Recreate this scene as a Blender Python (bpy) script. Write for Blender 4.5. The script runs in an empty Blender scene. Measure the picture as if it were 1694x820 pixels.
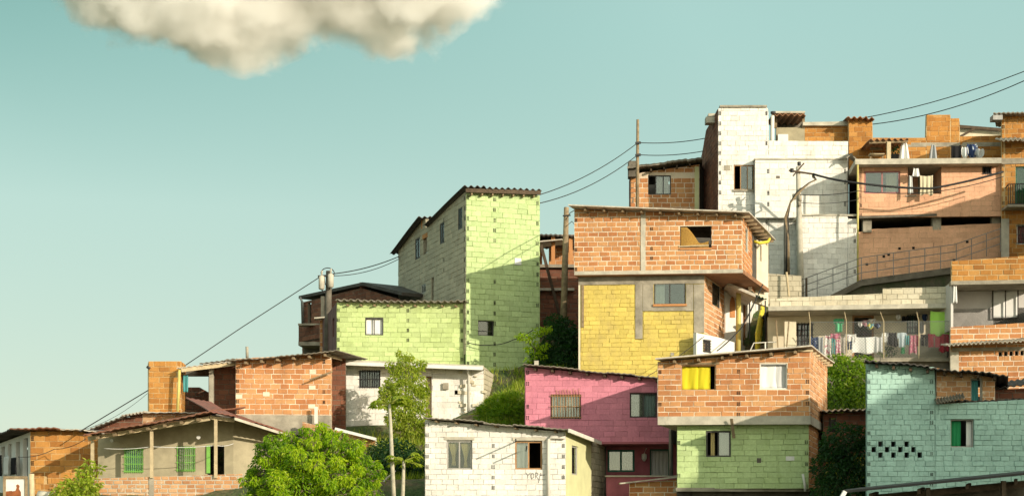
import bpy, math, random
from mathutils import Vector
F, U0, VH = 2700.0, 847.0, 900.0          # focal length and principal column/horizon row, in pixels of the photograph
SX, SZ = -0.95, -0.42                     # how a shadow moves per metre of depth
scene = bpy.context.scene
COL = scene.collection
rnd = random.Random(7)

def P(u, v, Y):
    return Vector(((u - U0) / F * Y, Y, (VH - v) / F * Y))
def XY(u, Y):
    return Vector(((u - U0) / F * Y, Y, 0))
def shade_from(u, v, Yt, Yc):             # point at depth Yc whose shadow falls on (u, v) at depth Yt
    t = P(u, v, Yt); d = Yt - Yc
    return Vector((t.x - SX * d, Yc, t.z - SZ * d))

# ------------------------------------------------------------------ objects
ORG = {}
def tag(o, label, cat, group=None, kind=None):
    if label: o['label'] = label
    if cat: o['category'] = cat
    if group: o['group'] = group
    if kind: o['kind'] = kind
    return o
def thing(name, label, cat, loc, group=None):
    o = bpy.data.objects.new(name, None); COL.objects.link(o)
    o.location = loc; o.empty_display_size = 0.3
    ORG[o.name] = Vector(loc)
    return tag(o, label, cat, group)

class MB:
    def __init__(s): s.v = []; s.f = []; s.m = []; s.t = []
    def poly(s, pts, mat=0, tone=.5):
        n = len(s.v); s.v += [tuple(p) for p in pts]
        s.f.append(tuple(range(n, n + len(pts)))); s.m.append(mat); s.t.append(tone)
    def obox(s, o, ax, ay, az, mat=0, tone=.5):            # parallelepiped from a corner and three edges
        o = Vector(o); ax = Vector(ax); ay = Vector(ay); az = Vector(az)
        if ax.cross(ay).dot(az) < 0: ax, ay = ay, ax
        c = [o, o+ax, o+ax+ay, o+ay, o+az, o+ax+az, o+ax+ay+az, o+ay+az]
        n = len(s.v); s.v += [tuple(p) for p in c]
        for q in ((0,3,2,1),(4,5,6,7),(0,1,5,4),(1,2,6,5),(2,3,7,6),(3,0,4,7)):
            s.f.append(tuple(n+i for i in q)); s.m.append(mat); s.t.append(tone)
    def bar(s, a, b, w, h=None, mat=0, tone=.5, up=(0,0,1)):
        a = Vector(a); b = Vector(b); d = b - a; h = h or w; up = Vector(up)
        if abs(d.normalized().dot(up)) > .95: up = Vector((0,1,0))
        x = d.cross(up).normalized(); y = x.cross(d).normalized()
        s.obox(a - x*w/2 - y*h/2, d, x*w, y*h, mat, tone)
    def tube(s, pts, r, n=8, mat=0, tone=.5, caps=True):
        pts = [Vector(p) for p in pts]
        rr = r if isinstance(r, (list, tuple)) else [r]*len(pts)
        base = len(s.v)
        for i, p in enumerate(pts):
            d = (pts[min(i+1, len(pts)-1)] - pts[max(i-1, 0)]).normalized()
            up = Vector((0,0,1)) if abs(d.z) < .9 else Vector((0,1,0))
            x = d.cross(up).normalized(); y = x.cross(d).normalized()
            for k in range(n):
                a = 2*math.pi*k/n
                s.v.append(tuple(p + (x*math.cos(a) + y*math.sin(a))*rr[i]))
        for i in range(len(pts)-1):
            for k in range(n):
                q = (k+1) % n
                s.f.append((base+i*n+k, base+(i+1)*n+k, base+(i+1)*n+q, base+i*n+q)); s.m.append(mat); s.t.append(tone)
        if caps:
            s.f.append(tuple(base+k for k in range(n))); s.m.append(mat); s.t.append(tone)
            e = base+(len(pts)-1)*n
            s.f.append(tuple(e+n-1-k for k in range(n))); s.m.append(mat); s.t.append(tone)
    def grid(s, rows, mat=0, tone=.5):
        n = len(s.v); w = len(rows[0])
        for r in rows: s.v += [tuple(p) for p in r]
        for i in range(len(rows)-1):
            for j in range(w-1):
                s.f.append((n+i*w+j, n+i*w+j+1, n+(i+1)*w+j+1, n+(i+1)*w+j)); s.m.append(mat); s.t.append(tone)
    def build(s, name, mats, parent=None, smooth=False, loc=None, solid=0):
        org = ORG[parent.name] if parent is not None else Vector(loc or (0,0,0))
        me = bpy.data.meshes.new(name)
        me.from_pydata([(p[0]-org.x, p[1]-org.y, p[2]-org.z) for p in s.v], [], s.f)
        for m in (mats if isinstance(mats, (list, tuple)) else [mats]): me.materials.append(m)
        if len(me.polygons) == len(s.m):
            me.polygons.foreach_set('material_index', s.m)
            at = me.attributes.new('tone', 'FLOAT', 'FACE'); at.data.foreach_set('value', s.t)
        if smooth: me.polygons.foreach_set('use_smooth', [True]*len(me.polygons))
        me.update()
        o = bpy.data.objects.new(name, me); COL.objects.link(o)
        if parent is not None: o.parent = parent
        else: o.location = org
        ORG[o.name] = org.copy()
        if solid:
            md = o.modifiers.new('thickness', 'SOLIDIFY'); md.thickness = solid; md.offset = 0
        return o

# ------------------------------------------------------------------ materials
def _new(name):
    m = bpy.data.materials.new(name); m.use_nodes = True
    nt = m.node_tree; b = nt.nodes['Principled BSDF']
    return m, nt, b
def _n(nt, t, **kw):
    n = nt.nodes.new(t)
    for k, v in kw.items():
        if k in n.inputs: n.inputs[k].default_value = v
        else: setattr(n, k, v)
    return n
def _mix(nt, fac, a, b, mode='MIX'):
    n = nt.nodes.new('ShaderNodeMix'); n.data_type = 'RGBA'; n.blend_type = mode
    for sock, val in ((n.inputs[0], fac), (n.inputs[6], a), (n.inputs[7], b)):
        if hasattr(val, 'links'): nt.links.new(val, sock)
        else: sock.default_value = val if isinstance(val, float) else (*val[:3], 1)
    return n.outputs[2]
def _ramp(nt, src, p0, p1, c0=(0,0,0), c1=(1,1,1)):
    r = nt.nodes.new('ShaderNodeValToRGB'); e = r.color_ramp.elements
    e[0].position = p0; e[1].position = p1; e[0].color = (*c0, 1); e[1].color = (*c1, 1)
    nt.links.new(src, r.inputs[0]); return r.outputs[0]
def block_mat(name, cols, stain=(.1,.08,.06), stain_amt=.35, peel=None, peel_at=.62, peel_scale=2.3, peel_amt=1.0, rough=.9, bump=.35, streak=.3):
    """Masonry block: per-block tone, patches of stain, vertical weather streaks, optional bare patches, gritty relief."""
    m, nt, b = _new(name); L = nt.links.new
    at = _n(nt, 'ShaderNodeAttribute', attribute_name='tone')
    r = nt.nodes.new('ShaderNodeValToRGB'); e = r.color_ramp.elements
    while len(e) < len(cols): e.new(.5)
    for i, c in enumerate(cols): e[i].position = i/(len(cols)-1); e[i].color = (*c, 1)
    L(at.outputs['Fac'], r.inputs[0]); col = r.outputs[0]
    geo = _n(nt, 'ShaderNodeNewGeometry')
    n1 = _n(nt, 'ShaderNodeTexNoise', Scale=1.1, Detail=6.0, Roughness=.65); L(geo.outputs['Position'], n1.inputs['Vector'])
    f1 = _ramp(nt, n1.outputs[0], .45, .75)
    mul = _n(nt, 'ShaderNodeMath', operation='MULTIPLY'); L(f1, mul.inputs[0]); mul.inputs[1].default_value = stain_amt
    col = _mix(nt, mul.outputs[0], col, stain)
    mp = _n(nt, 'ShaderNodeMapping'); mp.inputs['Scale'].default_value = (5, 5, .5); L(geo.outputs['Position'], mp.inputs[0])
    n2 = _n(nt, 'ShaderNodeTexNoise', Scale=1.0, Detail=4.0); L(mp.outputs[0], n2.inputs['Vector'])
    f2 = _ramp(nt, n2.outputs[0], .52, .8)
    mul2 = _n(nt, 'ShaderNodeMath', operation='MULTIPLY'); L(f2, mul2.inputs[0]); mul2.inputs[1].default_value = streak
    col = _mix(nt, mul2.outputs[0], col, stain)
    n4 = _n(nt, 'ShaderNodeTexNoise', Scale=14.0, Detail=5.0, Roughness=.7); L(geo.outputs['Position'], n4.inputs['Vector'])
    col = _mix(nt, .35, col, _ramp(nt, n4.outputs[0], .3, .7, (.62,.6,.58), (1.25,1.25,1.25)), 'MULTIPLY')
    if peel:
        n5 = _n(nt, 'ShaderNodeTexNoise', Scale=peel_scale, Detail=8.0, Roughness=.72); L(geo.outputs['Position'], n5.inputs['Vector'])
        pm = _n(nt, 'ShaderNodeMath', operation='MULTIPLY'); L(_ramp(nt, n5.outputs[0], peel_at, peel_at+.04), pm.inputs[0]); pm.inputs[1].default_value = peel_amt
        col = _mix(nt, pm.outputs[0], col, peel)
    L(col, b.inputs['Base Color']); b.inputs['Roughness'].default_value = rough
    b.inputs['Specular IOR Level'].default_value = .25
    n3 = _n(nt, 'ShaderNodeTexNoise', Scale=26.0, Detail=6.0, Roughness=.7); L(geo.outputs['Position'], n3.inputs['Vector'])
    bp = _n(nt, 'ShaderNodeBump', Strength=bump, Distance=.03); L(n3.outputs[0], bp.inputs['Height']); L(bp.outputs[0], b.inputs['Normal'])
    return m
def plain(name, col, var=.25, rough=.8, scale=3.0, bump=.15, metal=0.0, spec=.3):
    m, nt, b = _new(name); L = nt.links.new
    geo = _n(nt, 'ShaderNodeNewGeometry')
    n1 = _n(nt, 'ShaderNodeTexNoise', Scale=scale, Detail=6.0, Roughness=.65); L(geo.outputs['Position'], n1.inputs['Vector'])
    lo = tuple(c*(1-var) for c in col); hi = tuple(min(1, c*(1+var*.5)) for c in col)
    L(_ramp(nt, n1.outputs[0], .3, .72, lo, hi), b.inputs['Base Color'])
    b.inputs['Roughness'].default_value = rough; b.inputs['Metallic'].default_value = metal
    b.inputs['Specular IOR Level'].default_value = spec
    if bump:
        bp = _n(nt, 'ShaderNodeBump', Strength=bump, Distance=.02)
        n3 = _n(nt, 'ShaderNodeTexNoise', Scale=scale*8, Detail=4.0); L(geo.outputs['Position'], n3.inputs['Vector'])
        L(n3.outputs[0], bp.inputs['Height']); L(bp.outputs[0], b.inputs['Normal'])
    return m
def sheet_mat(name, col, rust, amt=.5, rough=.75):
    m, nt, b = _new(name); L = nt.links.new
    geo = _n(nt, 'ShaderNodeNewGeometry')
    n1 = _n(nt, 'ShaderNodeTexNoise', Scale=1.6, Detail=7.0, Roughness=.7); L(geo.outputs['Position'], n1.inputs['Vector'])
    c = _mix(nt, _ramp(nt, n1.outputs[0], amt-.12, amt+.14), col, rust)
    n2 = _n(nt, 'ShaderNodeTexNoise', Scale=12.0, Detail=4.0); L(geo.outputs['Position'], n2.inputs['Vector'])
    c = _mix(nt, .5, c, _ramp(nt, n2.outputs[0], .3, .7, (.6,.6,.6), (1.2,1.2,1.2)), 'MULTIPLY')
    L(c, b.inputs['Base Color']); b.inputs['Roughness'].default_value = rough
    return m
def glass_mat(name, tint=(.06,.10,.08), refl=.07):
    m, nt, b = _new(name); L = nt.links.new
    out = nt.nodes['Material Output']; nt.nodes.remove(b)
    tr = _n(nt, 'ShaderNodeBsdfTransparent'); tr.inputs[0].default_value = (.9,.93,.9,1)
    gl = _n(nt, 'ShaderNodeBsdfGlossy', Roughness=.04); gl.inputs[0].default_value = (.9,.95,.95,1)
    df = _n(nt, 'ShaderNodeBsdfDiffuse'); df.inputs[0].default_value = (*tint, 1)
    lw = _n(nt, 'ShaderNodeLayerWeight', Blend=.25)
    ad = _n(nt, 'ShaderNodeMath', operation='ADD'); L(lw.outputs['Fresnel'], ad.inputs[0]); ad.inputs[1].default_value = refl
    m0 = _n(nt, 'ShaderNodeMixShader'); m0.inputs[0].default_value = .10; L(tr.outputs[0], m0.inputs[1]); L(df.outputs[0], m0.inputs[2])
    m1 = _n(nt, 'ShaderNodeMixShader'); L(ad.outputs[0], m1.inputs[0]); L(m0.outputs[0], m1.inputs[1]); L(gl.outputs[0], m1.inputs[2])
    L(m1.outputs[0], out.inputs[0]); return m
def leaf_mat(name, cols, trans=.42, rough=.45):
    m, nt, b = _new(name); L = nt.links.new
    out = nt.nodes['Material Output']
    at = _n(nt, 'ShaderNodeAttribute', attribute_name='tone')
    r = nt.nodes.new('ShaderNodeValToRGB'); e = r.color_ramp.elements
    while len(e) < len(cols): e.new(.5)
    for i, c in enumerate(cols): e[i].position = i/(len(cols)-1); e[i].color = (*c, 1)
    L(at.outputs['Fac'], r.inputs[0])
    L(r.outputs[0], b.inputs['Base Color']); b.inputs['Roughness'].default_value = rough
    b.inputs['Specular IOR Level'].default_value = .3
    t = _n(nt, 'ShaderNodeBsdfTranslucent')
    L(_mix(nt, 1.0, r.outputs[0], (1.5,1.6,.5), 'MULTIPLY'), t.inputs[0])
    mx = _n(nt, 'ShaderNodeMixShader'); mx.inputs[0].default_value = trans
    L(b.outputs[0], mx.inputs[1]); L(t.outputs[0], mx.inputs[2]); L(mx.outputs[0], out.inputs[0])
    return m
def cloth_mat(name, col, col2=None, scale=9.0, edge=.5):
    m, nt, b = _new(name); L = nt.links.new
    geo = _n(nt, 'ShaderNodeNewGeometry')
    if col2:
        n = _n(nt, 'ShaderNodeTexNoise', Scale=scale, Detail=2.0); L(geo.outputs['Position'], n.inputs['Vector'])
        L(_ramp(nt, n.outputs[0], edge-.03, edge+.03, col, col2), b.inputs['Base Color'])
    else: b.inputs['Base Color'].default_value = (*col, 1)
    b.inputs['Roughness'].default_value = .9; b.inputs['Specular IOR Level'].default_value = .1
    return m

M = {}
M['brick'] = block_mat('brick_orange', [(.44,.175,.07),(.52,.235,.095),(.56,.27,.11),(.61,.33,.15)], stain=(.2,.1,.05), stain_amt=.3, peel=(.6,.47,.32), peel_at=.63, peel_scale=3.6, peel_amt=.38)
M['brick_gold'] = block_mat('brick_golden', [(.34,.14,.035),(.45,.20,.05),(.52,.24,.06),(.55,.28,.085)], stain=(.17,.09,.03), stain_amt=.35, peel=(.3,.2,.09), peel_at=.62, peel_scale=2.6, peel_amt=.7)
M['brick_dark'] = block_mat('brick_dark', [(.16,.065,.04),(.22,.09,.055),(.28,.12,.07)], stain=(.06,.04,.03), stain_amt=.4, peel=(.3,.24,.18), peel_at=.64, peel_scale=3.0, peel_amt=.6)  # darker brick for walls in shade; the shade is put into the colour
M['brick_pale'] = block_mat('brick_pale', [(.42,.19,.085),(.52,.25,.11),(.58,.30,.14),(.62,.36,.19)], stain=(.5,.4,.25), stain_amt=.35, peel=(.66,.56,.42), peel_at=.58, peel_scale=3.4, peel_amt=.8)
M['mortar'] = block_mat('mortar', [(.72,.60,.45),(.80,.69,.54)], stain=(.4,.3,.2), stain_amt=.45)
M['mortar_gold'] = block_mat('mortar_golden', [(.55,.39,.19),(.66,.48,.26)], stain=(.28,.17,.07), stain_amt=.5)
M['mortar_dark'] = block_mat('mortar_dark', [(.18,.15,.11),(.24,.2,.15)], stain=(.08,.06,.05), stain_amt=.5)  # joints of the shaded brick, darkened along with it
def painted(key, c, joint=.86, **kw):
    kw.setdefault('peel', tuple(.5*x+.12 for x in c)); kw.setdefault('peel_at', .68); kw.setdefault('peel_amt', .65); kw.setdefault('peel_scale', 1.9)
    lo = tuple(x*.86 for x in c); hi = tuple(min(.9, x*1.1) for x in c)
    M[key] = block_mat(key + '_paint', [lo, c, c, hi], **kw)
    M[key+'_j'] = block_mat(key + '_joint', [tuple(x*joint*.8 for x in c), tuple(x*joint for x in c)], stain=tuple(x*.3 for x in c), stain_amt=.8, streak=.5, peel=tuple(x*.34 for x in c), peel_at=.53, peel_scale=4.0, peel_amt=.7)
painted('lime', (.50,.60,.27), stain=(.33,.42,.13), stain_amt=.5, streak=.45)
painted('green', (.49,.61,.30), stain=(.34,.44,.17), stain_amt=.5, streak=.45)
painted('yellow', (.65,.51,.13), stain=(.45,.34,.13), stain_amt=.7, streak=.45)
painted('magenta', (.62,.23,.30), stain=(.42,.14,.2), stain_amt=.5, streak=.4, joint=.88)
painted('salmon', (.78,.45,.28), stain=(.5,.27,.17), stain_amt=.45, streak=.4, joint=.85)
painted('teal', (.40,.60,.53), stain=(.26,.42,.37), stain_amt=.5, streak=.45, joint=.8)
painted('white', (.80,.78,.73), stain=(.46,.39,.30), stain_amt=.32, streak=.35, peel=(.5,.36,.24), peel_at=.655, joint=.82)
painted('grey', (.50,.45,.33), stain=(.34,.3,.22), stain_amt=.6, streak=.5, joint=.75)
painted('cream', (.66,.60,.46), stain=(.4,.33,.2), stain_amt=.5, streak=.3, peel=(.5,.33,.2), peel_at=.62)
M['dark'] = plain('hole_shade', (.02,.018,.016), .3, .95)  # near-black; shade inside holes and gaps is put into this colour
M['inside'] = plain('inside_shade', (.10,.09,.075), .4, .95)  # dark so that rooms read as unlit; their shade is in the colour
M['concrete'] = plain('concrete', (.36,.32,.25), .45, .95, 2.2, .5)
M['concrete_pale'] = plain('concrete_pale', (.52,.48,.39), .35, .95, 2.2, .4)
M['concrete_dark'] = plain('concrete_dark', (.16,.14,.11), .5, .95, 2.2, .5)
M['plaster_grey'] = plain('plaster_grey', (.41,.36,.24), .3, .9, 1.5, .3)
M['plaster_white'] = plain('plaster_white', (.76,.74,.69), .16, .9, 2.0, .3)
M['plaster_lilac'] = plain('plaster_lilac', (.60,.57,.54), .14, .9, 1.6, .25)
M['bank'] = sheet_mat('mossy_bank', (.10,.085,.06), (.045,.06,.025), .5, .95)
M['plaster_cream'] = plain('plaster_cream', (.74,.66,.49), .2, .9, 1.5, .3)
M['plaster_paleyellow'] = plain('plaster_pale_yellow', (.66,.65,.36), .15, .9, 1.4, .25)
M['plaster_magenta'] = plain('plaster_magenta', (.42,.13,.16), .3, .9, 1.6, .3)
M['wood'] = plain('wood_weathered', (.30,.22,.13), .5, .85, 6.0, .4)
M['wood_pale'] = plain('wood_pale', (.56,.45,.28), .3, .8, 5.0, .3)
M['wood_dark'] = plain('wood_dark', (.10,.07,.045), .5, .85, 6.0, .4)
M['fibro'] = sheet_mat('fibre_cement', (.26,.23,.18), (.13,.11,.08), .5)
M['fibro_pale'] = sheet_mat('fibre_cement_pale', (.55,.5,.42), (.3,.25,.19), .56)
M['fibro_dark'] = sheet_mat('fibre_cement_dark', (.085,.075,.065), (.045,.035,.03), .5)
M['rust'] = sheet_mat('rusty_sheet', (.26,.10,.055), (.16,.075,.045), .5)
M['redsheet'] = sheet_mat('red_sheet', (.28,.10,.07), (.2,.09,.06), .55, .6)
M['clay'] = sheet_mat('clay_sheet', (.36,.17,.08), (.2,.1,.05), .5)
M['glass'] = glass_mat('window_glass')
M['glass_dark'] = glass_mat('window_glass_dark', (.02,.035,.03), .04)
M['steel'] = plain('steel_grey', (.25,.25,.24), .3, .5, 4.0, .1, .6)
M['iron'] = plain('iron_dark', (.05,.05,.05), .3, .6, 4.0, .1, .3)
M['frame_grey'] = plain('frame_grey', (.4,.38,.34), .2, .6, 4.0, .05)
M['frame_dark'] = plain('frame_dark', (.06,.055,.05), .2, .6, 4.0, .05)
M['frame_white'] = plain('frame_white', (.74,.73,.69), .12, .6, 4.0, .05)
M['frame_green'] = plain('frame_green', (.03,.14,.09), .2, .5, 4.0, .05)
M['green_bright'] = plain('paint_bright_green', (.22,.5,.10), .2, .5, 4.0, .05)
M['frame_brown'] = plain('frame_brown', (.42,.23,.1), .3, .6, 4.0, .1)
M['frame_rose'] = plain('frame_rose', (.42,.17,.16), .2, .6, 4.0, .05)
M['paint_yellow'] = plain('paint_yellow', (.74,.62,.06), .2, .5, 4.0, .05)
M['pipe_yellow'] = plain('pipe_yellow', (.62,.52,.16), .2, .5, 4.0, .05)
M['pvc'] = plain('pvc_white', (.72,.68,.6), .15, .5, 3.0, .05)
M['cable'] = plain('cable_black', (.03,.03,.03), .2, .6, 4.0, 0)
M['earth'] = plain('earth', (.22,.15,.08), .5, 1, 1.5, .8)
M['c_white'] = cloth_mat('cloth_white', (.78,.77,.74))
M['c_cream'] = cloth_mat('cloth_cream', (.62,.54,.38))
M['c_gold'] = cloth_mat('cloth_gold', (.48,.38,.16), (.56,.46,.22), 40)
M['c_yellow'] = cloth_mat('cloth_yellow', (.62,.53,.03))
M['c_green'] = cloth_mat('cloth_mint', (.12,.5,.26))
M['c_lime'] = cloth_mat('cloth_lime', (.38,.68,.12))
M['c_dkgreen'] = cloth_mat('cloth_dark_green', (.03,.26,.10))
M['c_red'] = cloth_mat('cloth_red', (.42,.02,.04))
M['c_maroon'] = cloth_mat('cloth_maroon', (.3,.05,.09))
M['c_black'] = cloth_mat('cloth_black', (.02,.02,.022))
M['c_grey'] = cloth_mat('cloth_grey', (.36,.37,.38))
M['c_ltgrey'] = cloth_mat('cloth_light_grey', (.58,.58,.57))
M['c_navy'] = cloth_mat('cloth_navy', (.03,.05,.12), (.4,.45,.5), 6, .62)
M['c_pink'] = cloth_mat('cloth_pink', (.62,.24,.32), (.75,.6,.6), 12)
M['c_rose'] = cloth_mat('cloth_rose', (.45,.13,.2), (.6,.5,.45), 16, .6)
M['c_teal'] = cloth_mat('cloth_teal', (.08,.28,.28))
M['c_lace'] = cloth_mat('cloth_lace', (.5,.46,.4), (.34,.3,.26), 22)
M['c_print'] = cloth_mat('cloth_print', (.6,.55,.1), (.2,.45,.55), 8)
M['c_floral'] = cloth_mat('cloth_floral', (.74,.72,.68), (.5,.2,.24), 9, .58)
M['c_blue'] = cloth_mat('cloth_pale_blue', (.5,.58,.62))
M['leaf_lit'] = leaf_mat('leaf_bright', [(.05,.13,.006),(.16,.29,.006),(.28,.42,.008),(.42,.50,.02)])
M['leaf_mid'] = leaf_mat('leaf_mid', [(.04,.10,.010),(.12,.22,.012),(.20,.31,.016),(.30,.36,.03)])
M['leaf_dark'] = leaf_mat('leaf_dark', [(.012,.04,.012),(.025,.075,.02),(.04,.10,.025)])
M['leaf_olive'] = leaf_mat('leaf_olive', [(.09,.15,.012),(.21,.29,.02),(.33,.40,.035),(.45,.44,.10)])
M['bark'] = plain('bark', (.24,.19,.13), .5, .95, 7.0, .6)
M['bark_pale'] = plain('bark_pale', (.5,.46,.35), .3, .95, 7.0, .5)

# ------------------------------------------------------------------ walls
def clip_below(poly, s0, z0, s1, z1):      # keep the part under the line (s0,z0)-(s1,z1)
    def h(p): return z0 + (z1-z0)*(p[0]-s0)/(s1-s0) - p[1]
    out = []
    for i in range(len(poly)):
        a = poly[i]; b = poly[(i+1) % len(poly)]; ha = h(a); hb = h(b)
        if ha >= 0: out.append(a)
        if ha*hb < 0:
            t = ha/(ha-hb); out.append((a[0]+(b[0]-a[0])*t, a[1]+(b[1]-a[1])*t))
    return out
def area(p): return .5*sum(p[i][0]*p[(i+1)%len(p)][1]-p[(i+1)%len(p)][0]*p[i][1] for i in range(len(p)))

class Plane:
    """A vertical wall plane through two plan points given as (column, depth)."""
    def __init__(s, A, B):
        s.A = XY(*A); s.B = XY(*B); d = s.B - s.A; s.L = d.length; s.d = d.normalized(); s.n = Vector((s.d.y, -s.d.x, 0))
    def st(s, u, v):
        r = Vector(((u-U0)/F, 1, (VH-v)/F)); t = s.A.dot(s.n)/r.dot(s.n); p = r*t
        return (p - s.A).dot(s.d), p.z
    def rect(s, u0, v0, u1, v1):
        um = (u0+u1)/2
        return (s.st(u0, v0)[0], s.st(um, v1)[1], s.st(u1, v0)[0], s.st(um, v0)[1])
    def pt(s, a, z, off=0.0):
        p = s.A + s.d*a + s.n*off; p.z = z; return p
    def px(s, u, v, off=0.0):
        return s.pt(*s.st(u, v), off)

def wall(root, A, B, tops, vb, blk='brick', mor=None, bl=.40, bh=.19, gap=.016, ops=(), ends=(), name='wall', proud=.013,
         thick=.15, zb=None, clear=(), solid=False, seed=None, ragged=0.0):
    """tops: [(u, v), ...] along the wall top; vb: row of the bottom at A; ops: pixel rectangles of openings;
    clear: pixel rectangles of bare backing without blocks; ends: columns showing hollow block ends."""
    W = Plane(A, B); R = random.Random(seed if seed is not None else int(A[0]*7+tops[0][1]))
    mor = mor or ({'brick':'mortar','brick_dark':'mortar_dark','brick_gold':'mortar_gold','brick_pale':'mortar'}.get(blk, blk+'_j'))
    tp = [W.st(u, v) for u, v in tops]
    tp[0] = (0.0, tp[0][1]); tp[-1] = (W.L, tp[-1][1])
    z_bot = zb if zb is not None else W.st(A[0], vb)[1]
    rects = [W.rect(*o[:4]) for o in ops]; W.rects = rects
    bare = [W.rect(*o[:4]) for o in clear]
    m = MB()
    # backing with true holes
    cuts = sorted({round(c, 4) for c in [0, W.L] + [p[0] for p in tp] + [r[0] for r in rects] + [r[2] for r in rects] if -1e-6 <= c <= W.L+1e-6})
    def top(s):
        for i in range(len(tp)-1):
            if s <= tp[i+1][0] + 1e-6 or i == len(tp)-2:
                a, b = tp[i], tp[i+1]
                return a[1] + (b[1]-a[1])*(s-a[0])/max(1e-6, b[0]-a[0])
    def top2(sa, sb):                      # exact ends of one column, so that steps stay sharp
        mid = (sa+sb)/2
        for i in range(len(tp)-1):
            a, b = tp[i], tp[i+1]
            if a[0]-1e-6 <= mid <= b[0]+1e-6 and b[0]-a[0] > 1e-5:
                k = (b[1]-a[1])/(b[0]-a[0]); return a[1]+k*(sa-a[0]), a[1]+k*(sb-a[0])
        return tp[-1][1], tp[-1][1]
    W.top = top; W.z0 = z_bot
    for i in range(len(cuts)-1):
        a, b = cuts[i], cuts[i+1]
        if b - a < 1e-4: continue
        ta, tb = top2(a, b); mid = (a+b)/2
        spans = []; z = z_bot
        for r in sorted([r for r in rects if r[0]-1e-5 <= mid <= r[2]+1e-5], key=lambda r: r[1]):
            if r[1] > z: spans.append((z, r[1]))
            z = r[3]
        spans.append((z, None))
        for lo, hi in spans:
            h0 = ta if hi is None else hi; h1 = tb if hi is None else hi
            if max(h0, h1) <= lo: continue
            q = [(a, lo), (b, lo), (b, max(h1, lo)), (a, max(h0, lo))]
            m.poly([W.pt(*p) for p in q], 1, R.random())
            m.poly([W.pt(p[0], p[1], -thick) for p in reversed(q)], 3)
            if hi is None: m.poly([W.pt(a, q[3][1]), W.pt(b, q[2][1]), W.pt(b, q[2][1], -thick), W.pt(a, q[3][1], -thick)], 1)
    for r in rects:
        s0, z0, s1, z1 = r
        for a, b in (((s0,z0),(s0,z1)), ((s0,z1),(s1,z1)), ((s1,z1),(s1,z0)), ((s1,z0),(s0,z0))):
            m.poly([W.pt(*a), W.pt(*b), W.pt(*b, -thick), W.pt(*a, -thick)], 1)
    for e in (0, W.L):
        te = tp[0][1] if e == 0 else tp[-1][1]
        q = [W.pt(e, z_bot), W.pt(e, te), W.pt(e, te, -thick), W.pt(e, z_bot, -thick)]
        m.poly(q if e == 0 else q[::-1], 1)
    m.poly([W.pt(0, z_bot), W.pt(0, z_bot, -thick), W.pt(W.L, z_bot, -thick), W.pt(W.L, z_bot)], 1)
    # blocks
    if not solid:
        zmax = max(p[1] for p in tp); row = 0; z = z_bot; bks = [p[0] for p in tp[1:-1]]
        endS = [W.st(u, 500)[0] for u in ends]
        while z < zmax:
            h = bh * R.uniform(.96, 1.04); s = -bl*(.5 if row % 2 else 0.0)*R.uniform(.8, 1.2) - (0 if row % 2 else 0.0)
            while s < W.L:
                ln = bl * R.uniform(.88, 1.12)
                a, b = max(0, s), min(W.L, s+ln); s += ln
                pieces = [(a+gap/2, z+gap/2, b-gap/2, z+h-gap/2)]
                for r in rects + bare:
                    nx = []
                    for p in pieces:
                        if p[2] <= r[0] or p[0] >= r[2] or p[3] <= r[1] or p[1] >= r[3]: nx.append(p); continue
                        if p[0] < r[0]: nx.append((p[0], p[1], r[0]-.005, p[3]))
                        if p[2] > r[2]: nx.append((r[2]+.005, p[1], p[2], p[3]))
                        x0, x1 = max(p[0], r[0]), min(p[2], r[2])
                        if p[1] < r[1]: nx.append((x0, p[1], x1, r[1]-.004))
                        if p[3] > r[3]: nx.append((x0, r[3]+.004, x1, p[3]))
                    pieces = nx
                for k in bks:
                    nx = []
                    for p in pieces:
                        if p[0] < k-.02 and p[2] > k+.02: nx += [(p[0], p[1], k-.004, p[3]), (k+.004, p[1], p[2], p[3])]
                        else: nx.append(p)
                    pieces = nx
                tone = R.random(); pr = proud * R.uniform(.35, 1.6); tx, tz = R.uniform(-.016,.016), R.uniform(-.03,.03)
                for p in pieces:
                    if p[2]-p[0] < .03 or p[3]-p[1] < .02: continue
                    q = [(p[0],p[1]), (p[2],p[1]), (p[2],p[3]), (p[0],p[3])]
                    mid = (p[0]+p[2])/2
                    for i in range(len(tp)-1):
                        if tp[i][0] <= mid <= tp[i+1][0] and tp[i+1][0]-tp[i][0] > 1e-5:
                            q = clip_below(q, *tp[i], *tp[i+1]); break
                    if len(q) < 3 or area(q) < .0015: continue
                    j = lambda: R.uniform(-.009, .009)
                    q = [(min(max(x+j(), 0), W.L), y+j()) for x, y in q]
                    cx = sum(x for x, y in q)/len(q); cy = sum(y for x, y in q)/len(q)
                    ins = [(x+(cx-x)*min(.5, .008/max(.02, abs(x-cx)) if abs(x-cx) > .01 else 0), y+(cy-y)*min(.5, .008/max(.02, abs(y-cy)) if abs(y-cy) > .01 else 0)) for x, y in q]
                    fr = [W.pt(x, y, max(.003, pr + tx*(x-cx) + tz*(y-cy))) for x, y in ins]; bk = [W.pt(x, y, .001) for x, y in q]
                    m.poly(fr, 0, tone)
                    for i in range(len(q)):
                        k = (i+1) % len(q); m.poly([bk[i], bk[k], fr[k], fr[i]], 0, tone)
            for es in endS:
                if row % 2 == 0 and z + bh < top(min(max(es, 0), W.L)) - .02:
                    bw = R.uniform(.085, .12)
                    if R.random() < .62:
                        for cx in range(2):
                            for cz in range(3):
                                x0 = es - bw/2 + cx*bw*.55; y0 = z + .025 + cz*(bh-.05)/3
                                x0 = min(max(x0, .01), W.L-.06)
                                m.poly([W.pt(x0, y0, proud*1.5+.003), W.pt(x0+.04, y0, proud*1.5+.003), W.pt(x0+.04, y0+(bh-.05)/3-.014, proud*1.5+.003), W.pt(x0, y0+(bh-.05)/3-.014, proud*1.5+.003)], 2)
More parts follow.
